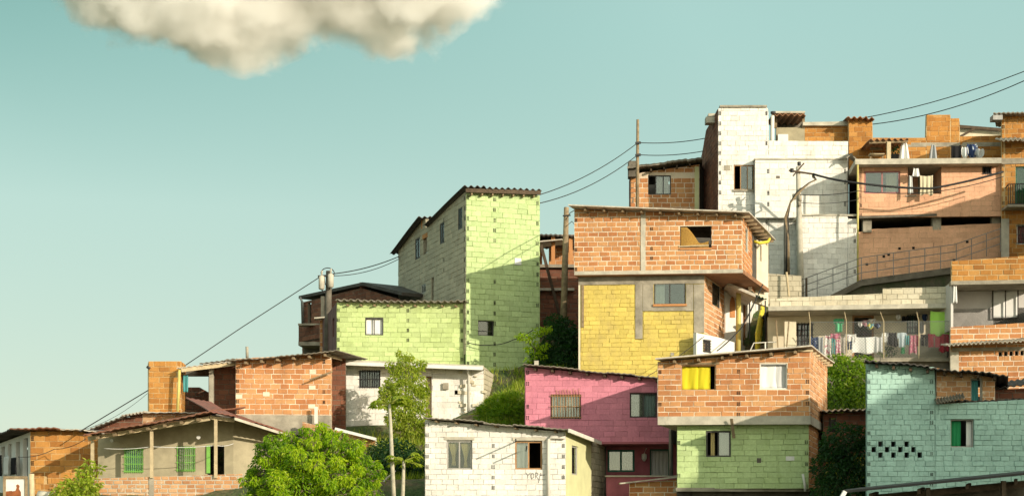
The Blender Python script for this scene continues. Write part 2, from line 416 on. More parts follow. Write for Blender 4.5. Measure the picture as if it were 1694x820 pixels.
            z += h; row += 1
    o = m.build(name, [M[blk], M[mor], M['dark'], M['inside']], root)
    W.obj = o; W.root = root
    return W

def slab_on(W, name, px, off0, off1, mat, root=None, label=None, parent=None):
    """A flat box lying on a wall: pixel rectangle, from off0 to off1 in front of the plane."""
    s0, z0, s1, z1 = W.rect(*px); m = MB()
    m.obox(W.pt(s0, z0, off0), W.d*(s1-s0), W.n*(off1-off0), Vector((0,0,z1-z0)))
    o = m.build(name, mat, parent or root or W.root)
    if label: o['label'] = label
    return o

def wavy(m, W, s0, s1, z0, z1, off, waves, amp, mat=0, tied=0.0, ph=0.0, nz=8):
    rows = []; n = max(12, int(waves*6))
    for i in range(nz+1):
        t = i/nz; z = z1 + (z0-z1)*t
        sq = 1 - tied*(math.sin(math.pi*min(1, t/.78)/2)**1.5 if t < .78 else 1 - (t-.78)*1.2) if tied else 1
        row = []
        for k in range(n+1):
            f = k/n; s = (s0+s1)/2 + (s1-s0)*(f-.5)*sq
            row.append(W.pt(s, z, off + amp*(.4+.6*t)*math.sin(f*waves*6.283 + ph + .6*math.sin(3*t)) + .3*amp*math.sin(f*waves*15+t*4)))
        rows.append(row)
    m.grid(rows, mat)

def window(root, W, px, frame='frame_grey', mull=1, glass=((0,1),), curtain=(), bars=0, fw=.05, inset=.07, name='window', gl='glass', hbar=False,
           barmat='iron', barout=.03, sill=None, barh=1, label=None):
    s0, z0, s1, z1 = W.rect(*px); w = s1-s0; h = z1-z0
    m = MB(); dp = .05
    up = Vector((0,0,1))
    def fb(a, b, c, d): m.obox(W.pt(a, b, -inset-dp), W.d*(c-a), W.n*dp, up*(d-b))
    fb(s0, z0, s0+fw, z1); fb(s1-fw, z0, s1, z1); fb(s0+fw, z1-fw, s1-fw, z1); fb(s0+fw, z0, s1-fw, z0+fw)
    for k in range(mull):
        c = s0 + w*(k+1)/(mull+1); fb(c-fw*.45, z0+fw, c+fw*.45, z1-fw)
    if hbar: fb(s0+fw, z0+h*.3, s1-fw, z0+h*.3+fw*.7)
    wo = m.build(name, M[frame], root)
    if label: wo['label'] = label
    if glass:
        m = MB()
        for a, b in glass:
            m.obox(W.pt(s0+w*a+fw*.5, z0+fw*.5, -inset-dp*.6), W.d*(w*(b-a)-fw), W.n*.006, up*(h-fw))
        m.build('pane', M[gl], wo)
    for c in curtain:
        a, b, mat = c[:3]; kw = c[3] if len(c) > 3 else {}
        m = MB()
        wavy(m, W, s0+w*a, s1-w*(1-b), z0 + h*kw.get('low', .02), z1-.04, -inset-.12, kw.get('waves', 4), kw.get('amp', .022), tied=kw.get('tied', 0), ph=a*9)
        m.build('curtain', M[mat], wo, True, solid=.004)
    if bars:
        m = MB(); n = bars
        for k in range(n):
            c = s0 + w*(k+.5)/n; m.tube([W.pt(c, z0-.02, barout), W.pt(c, z1+.02, barout)], .011, 6)
        for k in range(barh+1):
            zz = z0 + h*(.06+.88*k/max(1, barh)); m.bar(W.pt(s0-.03, zz, barout), W.pt(s1+.03, zz, barout), .014, .022)
        m.build('grille', M[barmat], wo)
    if sill:
        m = MB(); m.obox(W.pt(s0-.06, z0-.07, .012), W.d*(w+.12), W.n*.07, up*.065); m.build('sill', M[sill], wo)
    return wo

def shell(root, pts, z0, z1, mat='inside', floor=True):
    """Unseen sides: pts run on from the right end of the last wall round the back to the left end of the first."""
    m = MB()
    for a, b in zip(pts, pts[1:]):
        m.poly([(a.x,a.y,z0),(b.x,b.y,z0),(b.x,b.y,b.z if b.z else z1),(a.x,a.y,a.z if a.z else z1)])
    return m.build('back_wall', M[mat], root)

def roof(root, FL, FR, back, mat='fibro', amp=.03, wl=.2, thick=.03, name='roof', ov=True):
    """Sheet roof: front-left and front-right corners as (u, v, depth), and the vector to the back edge."""
    a = P(*FL); b = P(*FR); k = Vector(back); d = b - a; L = d.length
    n = max(2, int(L/wl*6)) if amp else 1
    nb = 5
    nrm = d.cross(k).normalized()
    if nrm.z < 0: nrm = -nrm
    m = MB(); R = random.Random(int(FL[0])); top = []; bot = []
    for j in range(nb+1):
        rt = []; rb = []
        for i in range(n+1):
            f = i/n; wob = amp*math.sin(f*L/wl*6.283) if amp else 0
            sh = math.floor(f*L/.95); edge = (.07*math.sin(sh*12.9898+FL[0])) if amp else 0; wob += .02*math.sin(sh*78.233+FL[1]) if amp else 0
            p = a + d*f + k*(j/nb) + (k.normalized()*edge if j in (0,) else Vector()) + nrm*(wob + .012*math.sin(f*L*1.7+j))
            rt.append(p + nrm*thick); rb.append(p)
        top.append(rt); bot.append(rb)
    m.grid(top); m.grid([r[::-1] for r in bot])
    for j in (0, nb):
        for i in range(n):
            m.poly([bot[j][i], bot[j][i+1], top[j][i+1], top[j][i]])
    for i in (0, n):
        for j in range(nb):
            m.poly([bot[j][i], bot[j+1][i], top[j+1][i], top[j][i]])
    return m.build(name, M[mat], root)

def rafters(ro, FL, FR, back, n, mat='wood_dark', w=.07, h=.1, drop=.07, start=.0, ln=.5):
    a = P(*FL); b = P(*FR); k = Vector(back)
    for i in range(n):
        p = a.lerp(b, (i+.5)/n) + Vector((0,0,-drop)) + k*start
        m = MB(); m.bar(p, p + k*ln, w, h); m.build('rafter', M[mat], ro)

def wire(label, pts, r=.014, sag=0.0, mat='cable', name='cable', cat='cable', group='overhead cables'):
    q = []
    for i in range(len(pts)-1):
        a = P(*pts[i]); b = P(*pts[i+1])
        for k in range(13 if i == len(pts)-2 else 12):
            t = k/12; p = a.lerp(b, t); p.z -= sag*4*t*(1-t); q.append(p)
    m = MB(); m.tube(q, r, 5)
    loc = q[0]
    return tag(m.build(name, M[mat], None, True, loc=loc), label, cat, group)

# ------------------------------------------------------------------ leaves
def leaves(m, c, r, n, size, R, squash=(1,1,1), droop=.35, lens=2.2, light=.5, shell_=.55):
    c = Vector(c)
    for _ in range(n):
        d = Vector((R.gauss(0,1), R.gauss(0,1), R.gauss(0,1))).normalized()
        rr = r * (R.random()**(1/3) if R.random() > shell_ else R.uniform(.78, 1.08))
        p = c + Vector((d.x*squash[0], d.y*squash[1], d.z*squash[2]))*rr
        ax = (d*.7 + Vector((R.uniform(-1,1), R.uniform(-1,1), R.uniform(-1,.6)))*.8 - Vector((0,0,droop))).normalized()
        sd = ax.cross(Vector((R.uniform(-1,1), R.uniform(-1,1), R.uniform(.2,1.2)))).normalized()
        up = sd.cross(ax)
        l = size*R.uniform(.6, 1.3); w = l/lens
        t = min(1, max(0, light + R.gauss(0, .2)))
        mid = p + ax*l*.5 - up*l*.06
        tip = p + ax*l - up*l*.22
        m.poly([p, mid + sd*w*.5 + up*w*.15, tip], 0, t); m.poly([p, tip, mid - sd*w*.5 + up*w*.15], 0, t)

def tree(name, label, cat, trunk, clumps, size, leaf, bark='bark', group=None, seed=1, limbs=True, droop=.35, lens=2.2, tr=.09, squash=(1,1,.85)):
    """trunk: list of world points; clumps: (world centre, radius, leaf count, tone)."""
    R = random.Random(seed); root = thing(name, label, cat, trunk[0], group)
    m = MB(); n = len(trunk)
    m.tube(trunk, [tr*(1-.55*i/(n-1)) for i in range(n)], 9)
    if limbs:
        for c, r, k, t in clumps:
            b = min((trunk[i].lerp(trunk[i+1], j/4) for i in range(n-1) for j in range(5)), key=lambda q: (q-c).length + (0 if q.z < c.z else 2))
            mid = b.lerp(c, .5) + Vector((R.uniform(-.1,.1), R.uniform(-.1,.1), -.06))
            m.tube([b, mid, c], [tr*.4, tr*.25, tr*.1], 5)
            for _ in range(4):
                e = c + Vector((R.uniform(-1,1), R.uniform(-1,1), R.uniform(-.6,1)))*r*.8
                m.tube([mid.lerp(c, R.uniform(.3,1)), e], [tr*.13, tr*.04], 4)
    m.build('trunk', M[bark], root, True)
    m = MB()
    for c, r, k, t in clumps: leaves(m, c, r, k, size, R, squash, droop, lens, t)
    m.build('crown', M[leaf], root)
    return root
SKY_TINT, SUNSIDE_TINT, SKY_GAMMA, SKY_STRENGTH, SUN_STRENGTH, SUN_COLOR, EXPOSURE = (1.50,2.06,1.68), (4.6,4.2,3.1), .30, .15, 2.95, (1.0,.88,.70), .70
LOW_TINT, DEEP_TINT = (1.66,1.80,1.46), (.53,1.13,.90)
HG = 'houses on the hillside'
BACKX = .32
def shell_for(root, walls, yb, z0, mat='inside', left=None, right=None):
    """Close a house behind its visible walls: right end of the last wall -> back right -> back left -> left end of the first."""
    f, l = walls[0], walls[-1]
    a = l.pt(l.L, l.top(l.L)); e = f.pt(0, f.top(0))
    b = Vector((right if right is not None else a.x + BACKX*(yb-a.y), yb, a.z)); c = Vector((left if left is not None else e.x + BACKX*(yb-e.y), yb, e.z))
    pts = [p for p in ([a, b, c, e] if yb > max(a.y, e.y)+.2 else [a, e])]
    return shell(root, [Vector((p.x, p.y, p.z)) for p in pts], z0, a.z, mat)
def post(root, u, v0, v1, Y, w, mat, name='post', depth=None, lean=0):
    m = MB(); a = P(u, v1, Y); b = P(u+lean, v0, Y); m.bar(a, b, w, depth or w); return m.build(name, M[mat], root)
def pipe(root, pts, r, mat, name='drain_pipe'):
    m = MB(); m.tube([P(*p) for p in pts], r, 8); return m.build(name, M[mat], root, True)
def slab(root, name, u0, u1, v0, v1, Y0, Y1, mat, v0b=None, v1b=None, dx=0.0):
    """A floor or roof slab: front face pixel rectangle at depth Y0, running back to Y1 (v0b/v1b: rows at the right end)."""
    m = MB(); v0b = v0 if v0b is None else v0b; v1b = v1 if v1b is None else v1b
    a, b, c, d = P(u0,v1,Y0), P(u1,v1b,Y0), P(u1,v0b,Y0), P(u0,v0,Y0); k = Vector((dx, Y1-Y0, 0))
    m.poly([a,b,c,d]); m.poly([d+k,c+k,b+k,a+k]); m.poly([a,a+k,b+k,b]); m.poly([d,c,c+k,d+k]); m.poly([b,b+k,c+k,c]); m.poly([a,d,d+k,a+k])
    return m.build(name, M[mat], root)
def house(name, label, u, v, Y, cat='house', group=HG): return thing(name, label, cat, P(u, v, Y), group)

# ---- white brick house with a pale yellow side (bottom centre)
h = house('white_brick_house', 'small white brick house with pale yellow side wall, graffiti below its right window', 820, 850, 52)
w1 = wall(h, (703,52), (936,52), [(703,694),(936,714)], 862, 'white', bl=.345, bh=.168, gap=.010, ops=[(739,728,781,776),(852,729,897,776)], ends=[707,816,932], name='front_wall')
w2 = wall(h, (936,52), (978,55.3), [(936,712),(978,725)], 862, 'white', ops=[(946,737,957,785)], solid=True, name='side_wall')
w2.obj.data.materials[1] = M['plaster_paleyellow']
w3 = wall(h, (978,55.3), (1000,57.2), [(978,729),(1000,738)], 862, 'grey', bl=.4, bh=.2, name='side_wall')
window(h, w1, (739,728,781,776), 'frame_grey', 1, glass=((0,.5),(.5,1)), curtain=[(.06,.48,'c_gold',dict(tied=.75, waves=5, low=.15)),(.52,.96,'c_gold',dict(tied=.8, waves=5, low=.08))], inset=.05, gl='glass_dark')
window(h, w1, (852,729,897,776), 'frame_brown', 1, glass=((0,.5),), inset=.05, curtain=[(.05,.5,'c_grey',dict(waves=2))])
window(h, w2, (946,737,957,785), 'frame_grey', 0, curtain=[(0,1,'c_lace')], inset=.05)
slab_on(w1, 'lintel', (848,723,902,728), .01, .05, M['concrete_pale']); slab_on(w1, 'lintel', (735,722,785,727), .01, .04, M['concrete_pale'])
pipe(h, [(935,723,51.88),(912,722,51.88),(908,726,51.88),(907,745,51.88),(907,840,51.88)], .055, 'pvc')
for u, v, ln in ((853,730,1.3),(871,741,1.1)):
    m = MB(); a = P(u, v, 51.98); m.tube([a, a+Vector((0,-ln,0))], .022, 6); m.build('clothes_rod', M['iron'], h)
m = MB()                                         # spray-paint scrawl under the right window
for st in ([(870,781),(873,786),(872,791)],[(878,781),(873,786)],[(880,782),(877,786),(879,791),(883,789),(883,783),(880,782)],[(886,791),(886,781),(890,782),(889,786),(886,786),(891,792)],[(895,781),(893,787),(891,798)],[(897,784),(893,786),(901,785)]):
    for a, b in zip(st, st[1:]):
        m.bar(w1.px(*a, .019), w1.px(*b, .019), .022, .003, up=(0,1,0))
m.build('graffiti', plain('spray_grey', (.26,.24,.22), .5), h)
bk = (1.22,3.8,-.15); r_ = roof(h, (700,690,51.6), (940,711,51.6), bk, 'fibro', .012, .18)
rafters(r_, (704,692,51.72), (934,712,51.72), bk, 7, 'wood', .06, .05, .05)
m = MB(); a = P(941,712,51.5); m.bar(a+Vector((0,0,.01)), a+Vector(bk), .05, .12); m.build('fascia', M['pvc'], r_)
shell_for(h, [w1, w3], 57.3, .9, left=-2.6)

# ---- brick and green house (bottom right of centre)
h = house('brick_over_green_house', 'orange brick storey with yellow and white curtains, overhanging a lime green lower storey', 1220, 830, 52)
u1 = wall(h, (1088,52.3), (1340,52), [(1088,598),(1340,578)], 690, 'brick', bl=.39, bh=.172, gap=.018, ops=[(1127,603,1184,645),(1257,601,1302,643)], ends=[1092,1222,1336], name='front_wall')
u2 = wall(h, (1340,52), (1368,57), [(1340,578),(1368,597)], 690, 'brick_pale', bl=.43, bh=.175, gap=.02, name='side_wall')
l1 = wall(h, (1120,52.55), (1338,52.25), [(1120,704),(1338,699)], 808, 'green', bl=.42, bh=.175, gap=.009, ops=[(1168,712,1209,755)], ends=[1123,1334], name='front_wall')
l2 = wall(h, (1338,52.25), (1366,57.2), [(1338,699),(1366,712)], 808, 'brick', bl=.42, bh=.175, gap=.02, name='side_wall')
zs = P(1088,690,52.3).z; m = MB()
a = P(1088,690,52.22); b = P(1341,690,51.92); kk = Vector((1.6,5.2,0)); zt = P(1088,688.5,52.3).z
for q in (0,): 
    A_, B_ = Vector((a.x,a.y,0)), Vector((b.x,b.y,0)); up = Vector((0,0,.27)); z0 = Vector((0,0,zt-.27))
    m.obox(A_+z0, B_-A_, kk, up)
m.build('floor_slab', M['concrete_pale'], h)
slab(h, 'foundation', 1126, 1338, 808, 880, 53.0, 57, 'concrete_dark'); slab(h, 'ground_beam', 1118, 1340, 806, 812, 52.45, 53.4, 'concrete')
window(h, u1, (1127,603,1184,645), 'frame_brown', 0, glass=(), curtain=[(0,.5,'c_yellow',dict(waves=1.5, amp=.03)),(.42,.86,'c_yellow',dict(waves=1.2, amp=.03))], fw=.03, inset=.03)
window(h, u1, (1257,601,1302,643), 'frame_white', 0, glass=(), curtain=[(0,.64,'c_white',dict(waves=1.5, amp=.02)),(.56,1,'c_ltgrey',dict(waves=1, amp=.015))], fw=.03, inset=.03)
wo = window(h, l1, (1168,712,1209,755), 'frame_dark', 1, glass=((.5,1),), curtain=[(.52,1,'c_ltgrey',dict(waves=1.2, amp=.01)),(.2,.36,'c_gold',dict(waves=1.5, low=.02)),], inset=.03)
slab_on(u1, 'lintel', (1122,599,1190,602.5), .008, .03, M['wood'])
m = MB(); a = P(1211,588,52.2); m.bar(a+Vector((0,.3,0)), a+Vector((-.1,-.5,0)), .09, .07); m.build('timber', M['wood'], h); m = MB(); m.bar(P(1210,692,51.9), P(1214,724,52.1), .09, .05); m.build('timber', M['wood'], h)
bk = (1.77,5.3,.05); r_ = roof(h, (1084,594,51.85), (1343,573,51.6), bk, 'fibro_pale', 0, .3, .045)
rafters(r_, (1095,596,51.98), (1335,577,51.72), bk, 6, 'wood', .07, .09, .06)
a = P(1343,575,51.6)
for k in range(7):
    p = a + Vector(bk)*(k+.5)/7 + Vector((-.02,0,-.05)); m = MB(); m.bar(p+Vector((-.5,0,0)), p, .06, .07); m.build('rafter', M['wood_pale'], r_)
post(h, 1112, 588, 583, 52.6, .1, 'concrete', 'vent_stub')
slab_on(l1, 'patch', (1300,754,1314,761), .012, .022, M['plaster_white']); slab_on(l1, 'patch', (1252,757,1259,765), .014, .02, M['concrete_dark'])
pipe(h, [(1328,783,52.1),(1331,800,52.1),(1332,812,52.1)], .04, 'pvc')
shell_for(h, [u1, u2], 57.1, zs, right=u2.pt(u2.L,0).x, left=6.2); shell_for(h, [l1, l2], 57.3, 1, right=l2.pt(l2.L,0).x, left=6.8)

# ---- magenta house
h = house('magenta_house', 'deep pink painted house with barred windows, its upper floor jutting over a dark porch', 1000, 830, 57)
d1 = wall(h, (869,56), (1112,56), [(869,607),(1112,629)], 731, 'magenta', bl=.42, bh=.19, gap=.008, proud=.006, ops=[(911,652,961,692),(1042,649,1087,690)], ends=[873], name='front_wall')
d0 = wall(h, (868,56.05), (871,56), [(868,607),(871,607.2)], 731, 'magenta', name='side_wall', solid=True)
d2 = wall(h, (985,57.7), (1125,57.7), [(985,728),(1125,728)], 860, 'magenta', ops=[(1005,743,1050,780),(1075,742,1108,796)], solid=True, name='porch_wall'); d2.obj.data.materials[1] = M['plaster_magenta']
slab(h, 'floor_slab', 869, 1112, 730, 733.5, 55.97, 57.9, 'plaster_magenta')
window(h, d1, (911,652,961,692), 'frame_dark', 1, curtain=[(.3,.75,'c_lace',dict(waves=4)),(.02,.2,'c_lace',dict(waves=2))], bars=11, barh=2, barout=.05, barmat='frame_brown')
window(h, d1, (1042,649,1087,690), 'frame_dark', 1, curtain=[(.05,.5,'c_lace',dict(waves=4)),(.52,.96,'c_blue',dict(waves=4))])
window(h, d2, (1005,743,1050,780), 'frame_green', 1, glass=((0,.5),(.5,1)), curtain=[(.06,.5,'c_cream',dict(waves=3, tied=.3)),(.5,.97,'c_lace',dict(waves=5))], fw=.07)
wo = window(h, d2, (1075,742,1108,796), 'frame_green', 0, glass=(), curtain=[(.05,.98,'c_ltgrey',dict(waves=5, amp=.02))], fw=.05, name='door')
m = MB(); c = d2.px(1065,756,.16); c2 = d2.px(1065,750,.14)
m.tube([d2.px(1069,741,0), d2.px(1069,741,.12), c2], .015, 6); m.tube([c2, c2-Vector((0,0,.03)), c-Vector((0,0,.05)), c-Vector((0,0,.14))], [.05,.09,.09,.03], 10)
m.build('porch_lamp', M['frame_white'], h)
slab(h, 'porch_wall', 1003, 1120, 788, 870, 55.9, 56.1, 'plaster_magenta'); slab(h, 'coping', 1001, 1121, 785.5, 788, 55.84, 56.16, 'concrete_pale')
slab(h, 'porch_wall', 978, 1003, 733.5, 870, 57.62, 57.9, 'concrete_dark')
pipe(h, [(1114,700,54.6),(1110,712,54.9),(1110,786,54.9)], .075, 'steel')
bk = (1.5,5.5,-.1); r_ = roof(h, (866,603,55.6), (1112,626.5,55.6), bk, 'fibro', .01, .2); rafters(r_, (870,605,55.72), (1100,626,55.72), bk, 8, 'wood_dark')
slab(h, 'roof_stone', 884, 891, 596, 603, 56.1, 56.4, 'concrete_pale')
for k in range(9):
    u = 921+k*4.6; pipe(h, [(u,651,55.97),(u+rnd.uniform(-1,1),645-rnd.random()*4,55.95)], .008, 'frame_brown', 'rebar')
shell_for(h, [d1], 61, P(869,733,56).z, left=2.4); shell_for(h, [d2], 61, 1.0, left=3.2)

h = house('brick_parapet', 'low brick parapet capped by a slanting sheet, beside the magenta porch', 1080, 840, 54.5, 'parapet', 'low walls')
pw = wall(h, (1041,54.5), (1122,54.3), [(1041,799),(1122,792)], 870, 'brick', bl=.42, bh=.19, gap=.03, name='wall')
roof(h, (1026,800,54.2), (1122,789,54.0), (0,.7,.02), 'fibro_pale', 0, .2, .04, 'cap_sheet')

# ---- teal house
h = house('teal_house', 'teal painted block house with a chequer of vent holes and a small brick annex', 1560, 850, 47.85)
vents = [(c-3.6, v-4.3, c+3.6, v+4.3) for v, us in ((734,(1456.6,1478,1500)),(743,(1445.5,1467.5,1489.5,1511)),(752,(1456.6,1478,1500,1521.7))) for c in us]
e1 = wall(h, (1434,47.85), (1722,47.85), [(1434,601),(1546,607),(1548,668),(1722,659)], 872, 'teal', bl=.29, bh=.15, gap=.010, ops=[(1573,693,1611,739)]+vents, ends=[1437,1541], name='front_wall')
e2 = wall(h, (1549,48.05), (1646,48.05), [(1549,608),(1646,625)], 674, 'brick_pale', bl=.3, bh=.155, gap=.02, ops=[(1606,625.5,1625,664)], name='annex_wall')
window(h, e1, (1573,693,1611,739), 'frame_grey', 0, glass=(), curtain=[(.74,.98,'c_white',dict(waves=1, amp=.01)),(0,.5,'c_dkgreen',dict(waves=3))], fw=.03)
window(h, e2, (1606,625.5,1625,664), 'frame_grey', 0, glass=(), curtain=[(0,.8,'c_teal')], fw=.04)
slab_on(e1, 'lintel', (1563,686,1622,692.5), .006, .03, M['teal'])
bk = (1.5,5.0,.05); r_ = roof(h, (1430,596,47.45), (1668,622,47.45), bk, 'fibro_dark', .02, .2); rafters(r_, (1436,599,47.55), (1660,622,47.55), bk, 8, 'wood_dark')
bb = roof(h, (1550,667,47.9), (1730,658.5,47.9), (1.6,2.6,.04), 'fibro_dark', .02, .2)
shell_for(h, [e1], 53, 1, left=12.0, right=18.5)
h = thing('corrugated_offcut', 'short grey corrugated sheet lying on the teal wall top below the brick annex', 'roofing sheet', P(1572,664,47.7), 'loose items on the houses')
roof(h, (1549,668.5,47.55), (1597,659,47.55), (.02,.28,.16), 'fibro', .03, .09, .02, 'sheet')
h = house('brick_shed', 'low dark brick shed with sagging sheet roof behind the right end of the teal wall', 1670, 690, 50.2, 'shed')
s1 = wall(h, (1640,50.2), (1730,50.2), [(1640,645),(1730,640)], 690, 'brick_dark', name='front_wall'); roof(h, (1637,644,49.9), (1740,632,49.9), (.3,2.2,.35), 'fibro_dark', .025, .2)
shell_for(h, [s1], 52.5, 3.5); 

# ---- dark shed roof in the bottom right corner
h = house('shed', 'black corrugated shed roof on timber beams in the bottom right corner', 1560, 860, 42, 'shed')
bk = (1.2,3.8,.22); r_ = roof(h, (1392,815,41.6), (1730,782,41.6), bk, 'iron', 0, .2, .06)
rafters(r_, (1400,818,41.9), (1720,788,41.9), bk, 4, 'wood_dark', .08, .12, .08)
m = MB(); m.bar(P(1405,828,42.6), P(1730,797,42.6), .1, .14); m.build('beam', M['wood_dark'], h)
m = MB(); m.bar(P(1398,812,41.5), P(1392,822,41.5), .12, .1); m.build('gutter_end', M['frame_white'], r_)
sw = wall(h, (1440,43.4), (1735,43.4), [(1440,818),(1735,790)], 890, 'grey', solid=True, name='back_wall'); sw.obj.data.materials[1] = M['concrete_dark']
for u in (1412, 1535, 1660): post(h, u, 818-(u-1400)*.09, 890, 42, .11, 'wood_dark')

# ---- porch house (bottom left)
h = house('porch_house', 'grey plastered bungalow with green barred windows behind a long timber post porch', 270, 850, 56)
g1 = wall(h, (162,56.7), (386,56.7), [(162,722),(345,691),(386,693)], 848, 'grey', ops=[(205,741,237,781),(292,738,323,779),(343,736,371,786)], solid=True, name='front_wall'); g1.obj.data.materials[1] = M['plaster_grey']
g2 = wall(h, (386,56.7), (492,58.6), [(386,692),(492,722)], 848, 'grey', solid=True, name='front_wall'); g2.obj.data.materials[1] = M['plaster_grey']
for px in ((205,741,237,781),(292,738,323,779)):
    window(h, g1, px, 'green_bright', 0, glass=((0,1),), gl='glass_dark', curtain=[(0,1,'c_cream' if px[0] > 250 else 'c_dkgreen',dict(waves=3))], bars=9, barmat='green_bright', barh=3, fw=.035)
window(h, g1, (343,736,371,786), 'frame_dark', 0, glass=(), fw=.03, name='door')
slab_on(g1, 'door_leaf', (342,736,348,782), .02, .06, M['green_bright'])
g3 = wall(h, (155,55.15), (402,55.15), [(155,791),(250,788),(402,783)], 850, 'brick_pale', bl=.29, bh=.145, gap=.03, name='parapet'); g3.obj.data.materials[1] = M['concrete_pale']
slab_on(g3, 'pilaster', (247,789,255,848), .005, .04, M['concrete'])
for u, v in ((153,728),(251,713),(357,693)): post(h, u, v, 790, 55.1, .1, 'wood_pale')
m = MB(); m.bar(P(146,725,55.1), P(347,691.5,55.1), .1, .14); m.bar(P(347,690,55.1), P(388,695,55.4), .1, .12); m.build('beam', M['wood_pale'], h)
bk = (.5,4.2,.5); r_ = roof(h, (138,720,54.5), (348,682,54.5), bk, 'rust', .015, .25, .04); rafters(r_, (146,723,54.7), (340,688,54.7), bk, 7, 'wood', .06, .09, .06)
bk2 = (-1.4,3.0,.75); r2 = roof(h, (347,681.5,54.5), (392,690,54.9), bk2, 'redsheet', .012, .2, .03)
r3 = roof(h, (389,689.5,55.0), (484,719,57.4), (-1.6,3.2,.62), 'redsheet', .012, .25, .03); 
m = MB(); m.bar(P(388,692,54.95), P(484,722,57.35), .04, .09); m.build('fascia', M['concrete_pale'], r3)
m = MB(); c = g1.px(331,724,0); m.tube([c, c+Vector((.02,-.28,.03))], .02, 6); m.tube([c+Vector((.02,-.26,.03)), c+Vector((.02,-.4,.0))], [.05,.07], 8); m.build('wall_lamp', M['frame_white'], h)
m = MB(); c = g1.px(187,729,0); m.tube([c, c+Vector((.02,-.2,.03))], .02, 6); m.tube([c+Vector((.02,-.2,.03)), c+Vector((.02,-.3,.0))], [.04,.06], 8); m.build('wall_lamp', M['frame_white'], h)
shell_for(h, [g1, g2], 62, 1, left=-13.5); slab(h, 'terrace_floor', 158, 400, 789, 795, 55.2, 57, 'concrete')
wire('string of small bulbs strung along the grey porch', [(172,741,55.3),(251,738,55.15),(357,736,55.15),(386,733,56)], .012, .05, 'frame_white', 'light_string', 'light string', 'loose items on the houses')

# ---- low brick outbuilding behind the porch roof
h = house('brick_outbuilding', 'low brick outbuilding with ragged sheet roof peeking above the porch roof', 230, 740, 59, 'shed')
o1 = wall(h, (153,59.3), (236,59), [(153,713),(162,703),(236,684)], 750, 'brick_dark', name='front_wall'); o2 = wall(h, (236,59), (350,58.8), [(236,683),(350,684)], 750, 'brick_pale', bl=.4, bh=.2, name='front_wall')
roof(h, (150,710,58.9), (203,690,58.7), (.3,2,.1), 'fibro', .02, .2); roof(h, (201,688,58.8), (238,682,58.6), (.3,2,.1), 'fibro_pale', .03, .14); roof(h, (234,682,58.6), (340,683,58.4), (.3,2.2,.05), 'fibro_pale', .01, .3)
shell_for(h, [o1, o2], 61, 2.5)

# ---- house at the left edge
h = house('golden_brick_house', 'golden brick house with a dark pillared left side at the left edge', 100, 850, 57.5)
v1 = wall(h, (50,57.5), (173,57.6), [(50,713),(131,712),(150,719),(173,729)], 850, 'brick_gold', bl=.48, bh=.215, gap=.014, name='front_wall', ends=[54])
v0 = wall(h, (-25,62.5), (50,57.5), [(-25,742),(50,714)], 850, 'grey', ops=[(2,738,8,786),(13,734,19,786),(26,730,33,788),(38,724,46,788)], solid=True, name='side_wall'); v0.obj.data.materials[1] = M['plaster_white']
roof(h, (16,709.5,57.0), (96,709.5,57.0), (1.2,5,-.2), 'rust', .015, .25, .04); roof(h, (94,711.5,57.15), (152,712.5,57.2), (1.2,4.5,-.2), 'fibro_pale', .012, .3, .03)
roof(h, (-40,738,62.6), (17,710,57.0), (3.0,1.2,0), 'fibro_dark', .015, .25, .04)
for k, mt in enumerate(('c_black','c_ltgrey','c_black')):
    m = MB(); W_ = Plane((-25,62.3),(50,57.3)); s0 = W_.st(4+k*12, 760)[0]; wavy(m, W_, s0, s0+.6, W_.st(10,787)[1], W_.st(10,752+k*4)[1], .2, 2, .04)
    tag(m.build('garment', M[mt], None, True, loc=W_.pt(s0, 2), solid=.01), ('black garment on the line nearest the left edge' , 'grey garment hung between two black ones at the left edge', 'black garment hung beside the dark pillars at the left edge')[k], 'garment', 'laundry at the left edge')
shell_for(h, [v0, v1], 64, 1, left=-14, right=-13.5)

h = thing('framed_poster', 'weathered framed board with white ground and brown figure in the bottom left corner', 'board', P(26,830,50), 'loose items on the houses')
pl = Plane((4,50),(48,50)); s0, z0, s1, z1 = pl.rect(6,787,46,838); up = Vector((0,0,1)); m = MB()
for a, b, c, d in ((s0,z0,s0+.08,z1),(s1-.08,z0,s1,z1),(s0+.08,z1-.08,s1-.08,z1)): m.obox(pl.pt(a,b), pl.d*(c-a), pl.n*.06, up*(d-b))
m.build('frame', M['wood'], h); m = MB(); m.obox(pl.pt(s0+.07,z0,.005), pl.d*(s1-s0-.14), pl.n*.02, up*(z1-z0-.07)); m.build('panel', M['plaster_white'], h)
m = MB(); fig = [(16,838),(14,816),(20,812),(26,811),(28,806),(27,802),(30,800),(33,803),(32,808),(35,813),(36,838)]
m.poly([pl.px(u,v,.029) for u, v in fig]); m.poly([pl.px(u,v,.027) for u, v in ((10,838),(10,812),(20,811),(24,814),(20,838))]); m.build('picture', plain('picture_brown', (.28,.09,.03), .5), h)
h = thing('timber_gatepost', 'bare timber post beside the framed board in the bottom left', 'post', P(52,840,50)); m = MB(); m.tube([P(53,850,50.2), P(52,783,50.2)], [.1,.085], 10); m.build('shaft', M['wood_pale'], h, True)
h = thing('brick_steps', 'stepped golden brick garden wall end in the bottom left', 'wall', P(75,850,53.5), 'low walls')
st = wall(h, (58,53.5), (89,53.5), [(58,787),(73,787),(73.5,800),(89,800)], 860, 'brick_gold', bl=.3, bh=.2, name='wall', thick=.3)
m = MB(); m.tube([P(63,822,53.2), P(86,824,53.2)], .22, 12); m.build('boulder', M['concrete_pale'], h, True)
